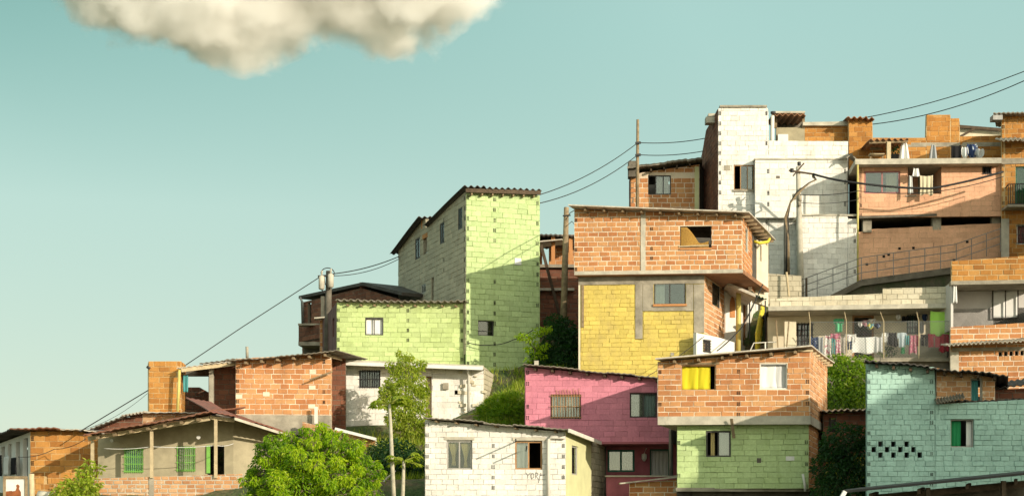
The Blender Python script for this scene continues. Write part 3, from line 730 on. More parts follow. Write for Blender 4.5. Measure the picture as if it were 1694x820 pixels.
# ---- brick house with water-tank tower (left middle)
h = house('brick_house_with_tower', 'orange brick house with roofless brick tower and open doorway above the porch roof', 400, 730, 60)
t1 = wall(h, (246,60.5), (299,60.5), [(246,597),(299,597)], 720, 'brick_gold', bl=.42, bh=.2, gap=.022, name='tower_wall', thick=.2)
t2 = wall(h, (299,60.5), (307,62.0), [(299,597),(307,603)], 720, 'brick_gold', name='tower_wall', bl=.42, bh=.2, gap=.022)
t3 = wall(h, (244.5,62), (246,60.5), [(244.5,601),(246,597)], 720, 'brick_gold', name='tower_wall', solid=True)
h1 = wall(h, (390,60), (548,60.3), [(390,593),(548,584)], 718, 'brick', bl=.365, bh=.185, gap=.018, ends=[393,536], name='front_wall')
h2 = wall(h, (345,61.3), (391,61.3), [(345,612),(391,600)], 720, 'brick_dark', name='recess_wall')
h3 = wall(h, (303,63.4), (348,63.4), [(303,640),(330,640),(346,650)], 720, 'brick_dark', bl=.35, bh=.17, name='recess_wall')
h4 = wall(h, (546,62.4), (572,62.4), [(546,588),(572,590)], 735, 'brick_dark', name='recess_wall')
h5 = wall(h, (547,60.3), (549,61.8), [(547,584),(549,590)], 718, 'brick', name='side_wall')
slab_on(h1, 'plinth', (388,686,549,718), .012, .05, M['concrete']); 
for u, v in ((517,614),(516,640),(440,651),(395,655),(515,671)): slab_on(h1, 'mortar_patch', (u-5,v-3,u+6,v+4), .012, .022, M['mortar'])
m = MB(); m.bar(P(512,628,59.9), P(550,614,60.0), .12, .05); m.build('plank', M['wood'], h)
m = MB(); m.bar(P(523,700,59.9), P(523,672,59.9), .12, .08); m.build('pipe_cap', M['pvc'], h)
bk = (.8,4,.15); r_ = roof(h, (372,598,59.5), (557,580,59.5), bk, 'fibro', .012, .2); rafters(r_, (392,598,59.62), (550,583,59.62), bk, 6, 'wood', .07, .09, .06)
r2 = roof(h, (292,609,60.0), (385,599,60.3), (.5,3.6,.25), 'fibro_pale', .015, .2); m = MB(); m.bar(P(300,612,60.1), P(390,601,60.4), .08, .14); m.build('beam', M['wood_pale'], h)
roof(h, (330,601,60.3), (392,594.5,60.3), (.5,3,.15), 'fibro', .015, .2)
pipe(h, [(297,611,60.1),(294,680,60.1)], .055, 'pipe_yellow', 'post'); post(h, 350, 606, 690, 60.6, .16, 'concrete'); 
slab(h, 'canopy_board', 306, 345, 612, 622, 62.2, 62.3, 'concrete_dark'); pipe(h, [(243,606,60.4),(248,609,60.4)], .05, 'iron', 'rainwater_spout')
pipe(h, [(409,592,60.4),(408.5,573,60.4)], .055, 'concrete', 'roof_pipe')
m = MB(); W_ = Plane((303,60.5),(312,60.5)); wavy(m, W_, 0, .18, P(0,648,60.5).z, P(0,620,60.5).z, 0, 1.5, .03)
tag(m.build('towel', M['c_teal'], None, True, loc=P(307,648,60.5), solid=.01), 'teal towel hanging beside the yellow post of the doorway', 'towel', 'loose items on the houses')
shell(h, [h1.pt(h1.L, h1.top(h1.L)), Vector((-7.25,64,5.8)), Vector((-10.6,64,5.8)), h1.pt(0, h1.top(0))], 3.5, 6, 'inside'); shell(h, [t2.pt(t2.L,5), Vector((-13.3,62.1,5)), t3.pt(0,5)], 3.5, 6.6, 'brick_gold')

h = thing('garden_wall', 'low pale brick wall with white coping behind the big green tree', 'wall', P(575,740,59.2), 'low walls')
gw = wall(h, (500,59.6), (621,59), [(500,697),(535,706),(621,727)], 790, 'brick_pale', bl=.4, bh=.2, name='wall')
m = MB(); m.bar(P(555,709,58.95), P(622,726,58.9), .3, .1); m.build('coping', M['frame_white'], h)

# ---- small white house under the lime house
h = house('white_cottage', 'small white plastered house with gutter, half hidden by a tall leafy shrub', 680, 720, 63.2)
i1 = wall(h, (566,63.2), (800,63.2), [(566,600),(800,610)], 740, 'white', ops=[(594,612,629,641),(705,622,714,704),(752,645,757,652)], name='front_wall', proud=.005, gap=.006, bl=.5, bh=.22, ends=[570])
i2 = wall(h, (800,63.2), (820,65.5), [(800,606),(820,622)], 740, 'grey', name='side_wall')
window(h, i1, (594,612,629,641), 'frame_dark', 1, gl='glass_dark', curtain=[(.3,.7,'c_lace',dict(tied=.6))], bars=9, barh=2, fw=.03)
window(h, i1, (705,622,714,704), 'frame_brown', 0, glass=(), curtain=[(0,1,'c_cream',dict(waves=1))], fw=.03, name='door')
slab(h, 'roof_slab', 562, 800, 594, 600, 62.7, 65.9, 'concrete_pale', 604, 610)
m = MB(); m.bar(P(562,600.5,62.55), P(799,609,62.55), .14, .13); m.build('gutter', M['frame_white'], h)
m = MB(); c = i1.px(737,638,0); m.obox(c+Vector((-.1,-.12,-.13)), (.22,0,0), (0,.12,0), (0,0,.24)); m.build('meter_box', M['concrete'], h)
pipe(h, [(774,611,62.7),(775,620,62.9),(775,690,62.95)], .05, 'pvc'); R = random.Random(5); m = MB()
for _ in range(22):
    u = R.uniform(762,802); v = R.uniform(612,690); c = i1.px(u, v, 0); s = R.uniform(.05,.14); m.obox(c+Vector((-s,-.06*R.random()-.02,-s*.5)), (2*s,R.uniform(-.02,.02),R.uniform(-.03,.03)), (0,.1,0), (0,0,s)); m.build('stone', M['cream'], h); m = MB()
shell_for(h, [i1, i2], 65.9, 4)

# ---- lime house with corrugated roof
h = house('lime_house', 'low lime green block house with corrugated eave and a papered white window', 660, 606, 66)
j1 = wall(h, (557,66), (768,66.3), [(557,500),(768,501)], 612, 'lime', bl=.42, bh=.195, gap=.009, ops=[(604,525,634,554)], ends=[560,675,764], name='front_wall')
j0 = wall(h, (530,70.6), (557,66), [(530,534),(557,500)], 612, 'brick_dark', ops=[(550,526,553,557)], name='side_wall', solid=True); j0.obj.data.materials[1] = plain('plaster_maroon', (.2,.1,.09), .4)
window(h, j1, (604,525,634,554), 'frame_dark', 1, glass=(), curtain=[(.04,.49,'c_white',dict(waves=.5, amp=.01)),(.51,.97,'c_white',dict(waves=.7, amp=.01))], fw=.04, inset=.0)
bk = (1.2,3.6,.0); r_ = roof(h, (554,497,65.6), (773,499,65.9), bk, 'fibro', .045, .27, .025); rafters(r_, (562,501,65.8), (764,503,66.1), bk, 9, 'wood', .06, .07, .07, .0, .2)
shell(h, [j1.pt(j1.L, j1.top(j1.L)), Vector((-1,70.5,9.8)), Vector((-8,70.6,9.6)), j0.pt(0, j0.top(0))], 6, 9.6)

# ---- tall green tower house
h = house('green_tower_house', 'tall narrow lime green house with a long windowed grey block side', 800, 610, 66)
k1 = wall(h, (771,66), (893,67.1), [(771,319),(893,323)], 622, 'green', bl=.42, bh=.208, gap=.010, ops=[(791,530,817,555)], ends=[774,818,889], name='front_wall')
gops = [(687,394,695,428),(700.5,392,706.5,420),(728,368.5,735,402.5),(758,344,765,379),(697,470,704.5,485),(714,459,717.5,496)]
k0 = wall(h, (659,74.7), (771,66), [(659,415),(697,362),(704,362),(704.5,377),(771,316)], 622, 'grey', bl=.42, bh=.208, gap=.010, ops=gops, ends=[735,769], name='side_wall')
for g in (0,2,3): window(h, k0, gops[g], 'frame_dark', 1, gl='glass', fw=.06, inset=.0, curtain=[(0,1,'c_ltgrey',dict(waves=2))])
window(h, k0, gops[4], 'frame_grey', 1, gl='glass', fw=.05, inset=0, curtain=[(0,1,'c_ltgrey',dict(waves=2))]); 
slab_on(k0, 'brick_infill', (700,387,707.5,394), -.1, .04, M['brick']); slab_on(k0, 'floor_beam', (662,434,770,440), .0, .012, M['concrete_dark']) if False else None
window(h, k1, (791,530,817,555), 'frame_dark', 0, gl='glass_dark', hbar=True, fw=.035)
m = MB(); c = k1.px(851,427,.012); s0, z0, s1, z1 = k1.rect(851,427,862,438); m.obox(k1.pt(s0,z0,.01), k1.d*(s1-s0), k1.n*.03, Vector((0,0,z1-z0))); m.build('vent_cover', M['frame_white'], h)
bk = (-1.9,4.95,-.62); r_ = roof(h, (767,309,65.55), (897,313.5,66.8), bk, 'fibro_dark', .045, .27, .025)
m = MB(); m.bar(P(770,315,65.75), P(894,319,66.9), .1, .16); m.build('fascia', M['wood_dark'], r_)
rafters(r_, (772,318,65.7), (892,322,66.9), bk, 7, 'wood', .06, .07, .06, .0, .1)
roof(h, (692,359.5,70.7), (752,360,71.6), (-1.55,4.2,-.86), 'fibro_dark', .04, .27, .025)
m = MB(); bq = [Vector((P(698,364,71.4).x, 71.5, 0))]
slab(h, 'rear_wall', 697, 706, 364, 378, 71.35, 71.5, 'brick')
shell(h, [k1.pt(k1.L, k1.top(k1.L)), Vector((1.1,72,13.6)), Vector((.6,76,13)), k0.pt(0, k0.top(0))], 6, 13.5)

# ---- dark gabled house behind the lime house
h = house('dark_gabled_house', 'shaded brown brick house with low gable roof and corner balcony left of the grey wall', 540, 600, 75)
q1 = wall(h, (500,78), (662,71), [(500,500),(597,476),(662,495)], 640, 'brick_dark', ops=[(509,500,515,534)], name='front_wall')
roof(h, (494,494,78.2), (599,471.5,73.2), (5,3.6,0), 'fibro_dark', 0, .2, .14); roof(h, (598,471.5,73.2), (664,488,70.6), (5,3.6,0), 'fibro_dark', 0, .2, .14)
m = MB(); m.obox(P(595,474,73.4), (.4,.1,0), (0,.4,0), (0,0,.2)); m.build('ridge_cap', M['redsheet'], h)
bw = wall(h, (494,76.6), (538,74.6), [(494,537),(538,537)], 566, 'brick_dark', bl=.4, bh=.22, name='balcony_wall'); slab(h, 'balcony_slab', 493.5, 538, 565, 571, 75.4, 77.5, 'concrete', dx=.2)
slab(h, 'coping', 493, 538, 534.5, 537.5, 75.3, 75.8, 'concrete'); pipe(h, [(497,492,77.7),(500,500,77.6),(501,536,77.6)], .07, 'steel'); post(h, 534, 490, 537, 75, .16, 'concrete')
slab(h, 'lower_wall', 502, 540, 571, 640, 76.6, 76.8, 'concrete_dark')
shell(h, [q1.pt(q1.L, q1.top(q1.L)), Vector((0,75,11)), Vector((-5,82,11)), q1.pt(0, q1.top(0))], 5, 11)
h = thing('brick_pillar', 'slim brick pillar with tilted cap left of the lime house', 'pillar', P(533,590,70.0)); pp = wall(h, (529,70.0), (537,70.0), [(529,530),(537,527)], 620, 'brick', bl=.25, bh=.2, name='shaft', thick=.25); m = MB(); m.bar(P(521,527,69.8), P(539,525.5,69.8), .5, .06); m.build('cap', M['concrete_pale'], h)

# ---- brick building between the tower and the yellow house
h = house('shaded_brick_house', 'shaded brick house with open upper terrace squeezed between green tower and yellow house', 925, 560, 70)
n1 = wall(h, (880,70), (968,70), [(880,441),(968,441)], 620, 'brick_dark', name='front_wall'); slab(h, 'floor_slab', 880, 968, 437, 442, 69.8, 73, 'concrete'); slab(h, 'ledge', 884, 950, 476, 480, 69.75, 70, 'concrete_pale')
n2 = wall(h, (880,72.6), (970,72.6), [(880,388),(970,388)], 445, 'brick', ops=[(897,408,908,441)], name='terrace_wall'); roof(h, (886,390,69.6), (962,391,69.6), (0,3.6,.1), 'fibro_dark', .02, .2, .06)
roof(h, (884,401,69.3), (930,397,69.3), (.3,2.4,.25), 'fibro_pale', .0, .2, .05, 'canopy')
for u in (915, 944): post(h, u, 392, 438, 69.9, .16, 'brick')
m = MB(); m.bar(P(895,405,69.2), P(926,522,69.4), .13, .09); m.build('prop', M['wood_dark'], h)

# ---- yellow house with brick upper floor (centre)
h = house('brick_over_yellow_house', 'large orange brick storey jutting over a yellow painted lower storey with concrete frame', 1060, 620, 62)
m1 = wall(h, (950,61.8), (1228,61.3), [(950,346),(1228,356)], 449, 'brick', bl=.365, bh=.186, gap=.032, ops=[(1125,374,1177,410)], ends=[953,1078], name='front_wall')
m2 = wall(h, (1228,61.3), (1244,64.3), [(1228,356),(1244,369)], 449, 'brick', bl=.41, bh=.19, gap=.03, ops=[(1233,378,1237.5,418)], name='side_wall')
m3 = wall(h, (957,62.15), (1165,61.75), [(957,449),(1165,449)], 640, 'yellow', bl=.38, bh=.165, gap=.008, ops=[(1082,467,1134,504)], clear=[(950,440,1170,471),(1050,440,1064,562),(1064,440,1150,516),(1147,440,1170,552),(950,440,961,640)], name='front_wall')
m4 = wall(h, (1165,61.75), (1200,65.3), [(1165,449),(1200,470)], 640, 'brick_pale', bl=.41, bh=.19, gap=.034, ops=[(1178,470,1191,507)], name='side_wall')
slab_on(m1, 'column', (1060,349,1068,449), .014, .035, M['concrete_pale'])
for px, mt in (((957,449,1165,470),'concrete'),((1051,470,1063,560),'concrete'),((1063.5,470,1081,514),'concrete'),((1135,470,1147,514),'concrete'),((1081,505,1135,514),'concrete'),((1148,470,1165,550),'concrete'),((957,470,960,638),'plaster_cream'),((1157,551,1165,638),'yellow')):
    slab_on(m3, 'concrete_frame', px, .004, .03 if px[0] != 1157 else .02, M[mt])
slab_on(m3, 'timber', (962,471,966,541), .016, .06, M['wood'])
window(h, m3, (1082,467,1134,504), 'frame_dark', 1, glass=((0,.5),(.5,1)), gl='glass', curtain=[(0,.34,'c_white',dict(waves=2))], inset=.0, fw=.045)
slab_on(m3, 'sill', (1080,503,1136,506.5), .032, .08, M['brick'])
m = MB(); s0, z0, s1, z1 = m1.rect(1125,374,1177,410); W_ = m1; wm = MB()
rows = []
for i in range(9):                                  # woven reed mat slung inside the opening
    t = i/8; row = []
    for k in range(25):
        f = k/24; topz = z1-.05 - .95*max(0, min(1, (f-.2)/.45))**1.3*.62 + (.12 if f > .8 else 0)*(f-.8)*3; z = z0+.02+(topz-z0)*t
        row.append(W_.pt(s0+.02+(s1-s0-.12)*f, z, -.07+.05*math.sin(f*5+.5)))
    rows.append(row)
wm.grid(rows); M['reed'] = cloth_mat('reed_mat', (.40,.24,.06), (.28,.15,.04), 45)
wo = window(h, m1, (1125,374,1177,410), 'wood_dark' if False else 'frame_dark', 0, glass=(), fw=.025, inset=.12); wm.build('curtain', M['reed'], wo, True, solid=.02)
m = MB(); m.tube([W_.pt(s0-.05,z0+.06,.02), W_.pt(s1-.1,z0+.08,.03)], .03, 6); m.build('rail', M['wood_pale'], wo)
slab_on(m1, 'sill', (1124,410,1178,413), .012, .05, M['brick'])
window(h, m2, (1233,378,1237.5,418), 'frame_grey', 0, fw=.05, gl='glass_dark', inset=.02); window(h, m4, (1178,470,1191,507), 'frame_dark', 0, fw=.05, gl='glass_dark', inset=.02)
a = P(950,450,61.75); b = P(1229,450,61.25); zt = P(950,449,61.8).z; A_, B_ = Vector((a.x,a.y,zt-.16)), Vector((b.x,b.y,zt-.16)); m = MB(); m.obox(A_, B_-A_, Vector((1.7,4.6,0)), Vector((0,0,.155))); m.build('floor_slab', M['clay'], h)
m = MB(); m.obox(A_+Vector((0,-.02,.02)), B_-A_, Vector((0,.05,0)), Vector((0,0,.13))); m.build('slab_edge', M['concrete_pale'], h)
bk = (1.9,5.6,0); r_ = roof(h, (940,340,61.2), (1239,351,60.8), bk, 'fibro_pale', 0, .3, .045); rafters(r_, (952,343,61.35), (1232,354,60.95), bk, 9, 'wood', .07, .09, .06)
a = P(1239,353,60.8)
for k in range(8):
    p = a + Vector(bk)*(k+.5)/8 + Vector((-.03,0,-.06)); m = MB(); m.bar(p+Vector((-.7,0,0)), p, .06, .08); m.build('rafter', M['wood'], r_)
shell_for(h, [m1, m2], 67, zt, left=3.5, right=m2.pt(m2.L,0).x+.9); shell_for(h, [m3, m4], 67, 6, left=3.9)
m5 = wall(h, (1244,64.4), (1251,65.6), [(1244,388),(1251,394)], 480, 'brick', name='rear_wall')
m6 = wall(h, (1250,65.2), (1271,66.4), [(1250,396),(1271,400)], 500, 'cream', solid=True, ops=[(1257,405,1260,432)], name='rear_wall'); m6.obj.data.materials[1] = M['plaster_cream']
pipe(h, [(1247,399,64.6),(1256,402,64.6),(1270,400,65.0),(1273,395,65.2)], .06, 'paint_yellow')

# ---- white house with an arched niche, stairs beside it
h = house('arched_niche_house', 'narrow white house with a red arched niche and a yellow porch post', 1200, 620, 64)
a1 = wall(h, (1152,61.2), (1215,62.6), [(1152,550),(1190,558),(1215,566)], 640, 'white', ops=[(1163,562,1175,582)], name='porch_wall', solid=True); a1.obj.data.materials[1] = M['plaster_white']
window(h, a1, (1163,562,1175,582), 'frame_dark', 1, glass=(), bars=6, barh=4, fw=.02, inset=.02, name='grille_window')
a2 = wall(h, (1200,65.0), (1226,66.0), [(1200,472),(1226,482)], 640, 'white', name='front_wall', solid=True); a2.obj.data.materials[1] = M['plaster_white']
a3 = wall(h, (1226,66.0), (1254,69.0), [(1226,482),(1254,494)], 640, 'white', ops=[(1229,492,1236,572)], name='side_wall', solid=True); a3.obj.data.materials[1] = M['plaster_white']
m = MB(); c = a2
arch = [(1207,525),(1207,502),(1208,497),(1210,491),(1211.5,489),(1213,492),(1215,498),(1215.5,503),(1215.5,525)]
m.poly([a2.px(u, v, .02) for u, v in arch]); fr_ = [a2.px(u,v,.02) for u, v in arch]; bk_ = [a2.px(u,v,.002) for u, v in arch]
for i in range(len(arch)): k = (i+1) % len(arch); m.poly([bk_[i], bk_[k], fr_[k], fr_[i]])
m.build('arched_niche', M['brick'], h)
window(h, a3, (1229,492,1236,572), 'frame_brown', 1, glass=(), curtain=[(0,1,'c_maroon',dict(waves=1))], fw=.08, name='door')
pipe(h, [(1222,478,64.3),(1221,600,64.3)], .1, 'pipe_yellow', 'post'); slab(h, 'porch_roof', 1203, 1250, 466, 471, 63.6, 66.0, 'fibro_pale', 486, 491)
shell_for(h, [a2, a3], 69.4, 6)
h = thing('awning', 'small green sheet awning over the narrow alley stairs', 'awning', P(1252,490,65)); roof(h, (1238,484,64.6), (1268,496,64.8), (.1,1.3,.2), 'fibro', .03, .15, .02, 'sheet'); h.children[0].data.materials[0] = M['c_dkgreen'] if False else sheet_mat('green_sheet', (.06,.16,.11), (.1,.12,.08)); post(h, 1240, 486, 560, 65.4, .05, 'iron'); post(h, 1266, 497, 560, 65.6, .05, 'iron')
h = thing('alley_stairs', 'steep concrete alley stairs climbing behind the yellow railing', 'stairs', P(1262,590,65)); m = MB()
for k in range(13): a = P(1247,600,64.5+k*.3); m.obox((a.x, 64.5+k*.3, 6.2), (1.25+.02*k,0,0), (0,.3,0), (0,0,.75+k*.17))
m.build('steps', M['concrete'], h)
h = thing('yellow_railing', 'bright yellow metal stair railing in the narrow alley', 'railing', P(1252,590,64.4)); m = MB()
p0, p1 = Vector((P(1251,0,64.4).x,64.4,7.35)), Vector((P(1264,0,68.2).x,68.2,9.5)); up = Vector((0,0,.95)); m.tube([p0+up, p1+up], .05, 6); m.tube([p0+up*.1, p1+up*.1], .035, 6); m.build('handrail', M['paint_yellow'], h)
for k in range(11): q = p0.lerp(p1, k/10); m = MB(); m.tube([q-Vector((0,0,.3)), q+up], .026 if k % 5 else .04, 6); m.build('baluster', M['paint_yellow'], h)
h = thing('terrace_handrail', 'low pale pipe rail at the foot of the alley stairs', 'railing', P(1270,590,62.6)); m = MB(); m.tube([P(1238,586,62.4), P(1247,567,62.5), P(1284,565,62.6)], .02, 6); m.build('handrail', M['pvc'], h); pipe(h, [(1266,566,62.5),(1266,590,62.5)], .03, 'pvc', 'post')
# ---- terrace house hung with laundry
h = house('laundry_terrace_house', 'long cream house under a concrete parapet, its fenced terrace hung with laundry', 1420, 600, 63)
p1 = wall(h, (1273,62.4), (1572,61.6), [(1273,494),(1460,485),(1461,477),(1572,474)], 507, 'cream', bl=.42, bh=.2, gap=.014, name='parapet')
zt = P(1273,507,62.4).z; a = P(1271,0,62.3); b = P(1573,0,61.5); m = MB(); m.obox((a.x,a.y,zt-.17), (b.x-a.x,b.y-a.y,0), (.5,3.0,0), (0,0,.17)); m.build('roof_slab', M['concrete_pale'], h)
p2 = wall(h, (1270,63.9), (1580,63.1), [(1270,524),(1580,516)], 618, 'cream', ops=[(1318,534,1345,574),(1410,521,1446,594),(1500,521,1520,552)], solid=True, name='front_wall'); p2.obj.data.materials[1] = M['plaster_cream']
window(h, p2, (1318,534,1345,574), 'frame_dark', 2, bars=5, barh=4, curtain=[(.0,.6,'c_rose',dict(waves=2))], gl='glass_dark'); window(h, p2, (1410,521,1446,594), 'frame_brown', 0, glass=(), fw=.08, name='door'); window(h, p2, (1500,521,1520,552), 'frame_green', 1, gl='glass_dark', bars=5, barh=3)
slab(h, 'partition', 1298, 1317, 531, 590, 62.9, 63.1, 'plaster_cream'); 
a = P(1276,0,61.5); b = P(1574,0,61.2); zf = P(1400,592,61.5).z; m = MB(); m.obox((a.x,a.y,zf-.15), (b.x-a.x,b.y-a.y,0), (.4,3.4,0), (0,0,.15)); m.build('terrace_floor', M['concrete'], h)
wall(h, (1330,61.7), (1574,61.4), [(1330,595),(1574,595)], 650, 'grey', solid=True, name='retaining_wall').obj.data.materials[1] = M['concrete_dark']
shell_for(h, [p2], 68, 7, left=10.5, right=18.6); slab(h, 'roof', 1280, 1572, 505, 507, 64, 68, 'concrete_dark')
for u, l in ((1288,-4),(1300,5)): post(h, u, 530, 592, 62.2, .045, 'wood', lean=l)
h = thing('chain_link_fence', 'rusty chain link fence with bent post tops along the laundry terrace', 'fence', P(1450,592,61.3)); fp = Plane((1338,61.35),(1572,61.1))
for u, l in ((1340,-3),(1400,-4),(1462,-7),(1520,-5)):
    m = MB(); b = fp.px(u, 593); t = fp.px(u, 531); m.tube([b, t, t+Vector((l/44,-.12,.32))], .017, 6); m.build('post', M['wood_pale'], h)
s0, z0, s1, z1 = fp.rect(1341,532,1570,592); m = MB(); H = z1-z0; k = s0-H
while k < s1:
    for sg in (1,-1):
        q = [(k, z0), (k+H, z1)] if sg == 1 else [(k+H, z0), (k, z1)]
        (xa, za), (xb, zb_) = q
        lo, hi = (xa, xb) if xa < xb else (xb, xa)
        def at(s): return za + (zb_-za)*(s-xa)/(xb-xa)
        A2, B2 = max(lo, s0), min(hi, s1)
        if B2-A2 > .02: m.bar(fp.pt(A2, at(A2)), fp.pt(B2, at(B2)), .006, .006)
    k += .115
m.build('mesh', M['steel'], h); m = MB(); m.tube([fp.pt(s0,z1), fp.pt(s1,z1)], .012, 5); m.build('top_wire', M['steel'], h)
LP = Plane((1338,61.9),(1574,61.75)); LG = 'laundry on the terrace'
def garment(label, kind, u0, v0, u1, v1, mat, shape='sheet', pl=None, waves=1.6, amp=.035, name=None, group=LG, cat=None):
    pl = pl or LP; s0, z0, s1, z1 = pl.rect(u0, v0, u1, v1); m = MB(); w = s1-s0; R = random.Random(int(u0*3+v0)); ph = R.random()*6
    n, nz = 16, 14; rows = []
    for i in range(nz+1):
        t = i/nz; row = []
        for k in range(n+1):
            f = k/n*2-1
            if shape == 'shirt': e = (1.0 - .0*t if t < .38 else .62) if t < .38 else .64
            elif shape == 'dress': e = .62 + .38*t
            elif shape == 'trousers': e = .9 - .1*t
            elif shape == 'bundle': e = math.sin(math.pi*min(1, max(.02, t*.85+.18)))**.5
            elif shape == 'sack': e = .35+.65*t**.6
            else: e = 1 - .02*math.sin(5*t+ph)
            zz = z1 - (z1-z0)*t*(1 + (.06*math.sin(f*4+ph) if shape in ('sheet','dress') and i == nz else 0)) - (.04*(1-f*f) if t < .01 else 0)
            if shape == 'shirt' and t < .38: zz -= abs(f)**2*.10*(z1-z0)
            row.append(pl.pt((s0+s1)/2 + f*e*w/2, zz, amp*(.5+t)*math.sin(f*waves*3.14+ph) + (.06*(1-f*f) if shape in ('bundle','sack') else 0)))
        rows.append(row)
    if shape == 'trousers':
        for half in (0, 1):
            m.grid([r[:9] if half == 0 else r[8:] for r in rows[:5]]); m.grid([r[:8] if half == 0 else r[9:] for r in rows[4:]])
    else: m.grid(rows)
    return tag(m.build(name or kind, M[mat], None, True, loc=pl.pt((s0+s1)/2, z0), solid=.012), label, cat or kind.replace('_',' '), group)
UP = Plane((1338,62.9),(1574,62.7))
garment('mint green shirt hanging under the slab left of the dark doorway', 'shirt', 1379, 525, 1396, 549, 'c_green', 'shirt', UP)
for i, (u0, v0, u1, v1, mt, lb) in enumerate(((1419,531,1428,541,'c_white','small white cloth at the left of the bunch in the dark doorway'),(1427,529,1436,540,'c_pink','small pink printed cloth in the bunch in the dark doorway'),(1434,532,1445,545,'c_print','yellow and blue print cloth in the bunch in the dark doorway'),(1436,527,1449,535,'c_floral','pale floral cloth topmost in the bunch in the dark doorway'),(1446,534,1457,543,'c_navy','navy and white cloth at the right of the doorway bunch'))):
    garment(lb, 'cloth', u0, v0, u1, v1, mt, 'bundle', UP, amp=.05, cat='cloth')
for u0, v0, u1, v1, mt, sh, kd, lb in (
    (1353,556,1362,588,'c_grey','sheet','towel','grey towel at the far left end of the clothesline'),
    (1362,554,1376,588,'c_floral','dress','dress','white floral dress left of the teal trousers'),
    (1375,558,1382,586,'c_teal','trousers','trousers','teal trousers between floral dress and pink skirt'),
    (1381,560,1391,588,'c_pink','dress','skirt','pink patterned skirt right of the teal trousers'),
    (1374,551,1390,560,'c_rose','sheet','cloth','folded rose cloth on the line above the teal trousers'),
    (1390,556,1402,585,'c_lace','sheet','shawl','lace shawl left of the dark blue shorts'),
    (1400,563,1410,578,'c_navy','trousers','shorts','dark blue shorts beside the white bed sheet'),
    (1398,552,1416,565,'c_floral','sheet','pillowcase','floral pillowcase above the dark blue shorts'),
    (1409,556,1450,584,'c_white','sheet','bed_sheet','large white bed sheet draped across the dark doorway'),
    (1448,556,1460,582,'c_ltgrey','sheet','towel','pale grey towel right of the white bed sheet'),
    (1467,549,1483,571,'c_black','sheet','shorts','black shorts left of the pale blue shirt'),
    (1484,548,1500,574,'c_blue','shirt','shirt','pale blue shirt right of the black shorts'),
    (1490,573,1497,585,'c_dkgreen','dress','cloth','dark green cloth below the pale blue shirt'),
    (1498,554,1504,570,'c_teal','sheet','cloth','narrow teal cloth between blue shirt and rose dress'),
    (1503,553,1517,584,'c_rose','dress','dress','rose patterned dress in front of the green window'),
    (1516,554,1521,572,'c_maroon','sheet','cloth','narrow maroon cloth right of the rose dress'),
    (1341,556,1353,586,'c_navy','sheet','towel','navy patterned towel at the fence post, leftmost on the terrace line'),
    (1459,549,1469,566,'c_white','shirt','shirt','small white shirt between grey towel and black shorts'),
    (1476,556,1486,573,'c_black','dress','skirt','black skirt overlapping the black shorts on its right'),
    (1522,552,1536,572,'c_black','trousers','shorts','black shorts left of the red shorts'),
    (1534,551,1557,574,'c_red','trousers','shorts','red shorts below the lime green towel'),
    (1553,551,1570,582,'c_red','sheet','towel','long red towel at the right end of the clothesline'),
    (1539,514,1570,554,'c_lime','sheet','towel','bright lime green towel high at the right end')):
    garment(lb, kd, u0, v0, u1, v1, mt, sh)
garment('small white cloth left of the green window', 'cloth', 1482, 520, 1490, 529, 'c_white', 'bundle', UP); garment('dark blue and white cap right of the green window', 'cap', 1525, 519, 1535, 531, 'c_navy', 'bundle', UP); garment('black cloth above the green window', 'cloth', 1492, 522, 1502, 531, 'c_black', 'sheet', UP); garment('grey striped cloth right of the green window', 'cloth', 1521, 531, 1528, 551, 'c_grey', 'sheet', UP)
wire('clothesline strung along the laundry terrace', [(1348,553,61.92),(1463,549,61.85),(1572,551,61.77)], .006, .06, 'cable', 'clothesline', 'clothesline', 'clotheslines'); wire('upper clothesline under the terrace slab', [(1376,523,62.92),(1463,520,62.8),(1572,517,62.7)], .006, .03, 'cable', 'clothesline', 'clothesline', 'clotheslines')

# ---- big white house
h = house('tall_white_house', 'tall whitewashed block house with a stepped top and shaded brick left side', 1300, 500, 75)
q1 = wall(h, (1188,74.9), (1403,74.9), [(1188,180),(1193,177),(1268,177),(1271,182),(1272,233),(1403,234)], 520, 'white', bl=.42, bh=.228, gap=.008, ops=[(1214,273,1248,314)], ends=[1191,1268], name='front_wall')
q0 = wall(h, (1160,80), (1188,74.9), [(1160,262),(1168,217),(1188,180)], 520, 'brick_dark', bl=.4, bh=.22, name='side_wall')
q2 = wall(h, (1249,74.5), (1402,74.5), [(1249,264),(1402,263)], 360, 'white', bl=.45, bh=.25, gap=.008, proud=.008, ends=[1271,1398], name='front_wall')
q3 = wall(h, (1321,73.2), (1418,73.2), [(1321,358),(1402,355),(1403,362),(1418,362)], 520, 'white', bl=.43, bh=.228, gap=.008, ends=[1414,1324], name='lower_wall'); q4 = wall(h, (1318,74.8), (1321,73.2), [(1318,366),(1321,358)], 520, 'white', name='lower_wall')
slab(h, 'ledge', 1321, 1418, 354, 357, 73.15, 74.6, 'concrete_pale', 354, 357); slab(h, 'ledge', 1248, 1402, 261.5, 264, 74.45, 74.95, 'concrete_pale')
window(h, q1, (1214,273,1248,314), 'frame_brown', 2, glass=((.33,.66),(.66,1)), curtain=[(.7,1,'c_lace',dict(waves=3))], inset=.03, fw=.04); slab_on(q1, 'sill', (1212,314,1249,317), .01, .08, M['concrete'])
slab_on(q1, 'patch', (1198,274,1208,282), .014, .03, M['concrete']); slab_on(q2, 'patch', (1284,291,1290,295), .01, .02, M['concrete_dark'])
m = MB(); m.obox(P(1168,203,75.8), (.5,0,0), (0,.5,0), (0,0,.28)); m.obox(P(1172,192,75.8), (.4,0,0), (0,.5,0), (0,0,.12)); m.build('eave_block', M['concrete_pale'], h)
slab(h, 'coping', 1191, 1269, 174, 177, 74.8, 75.2, 'concrete')
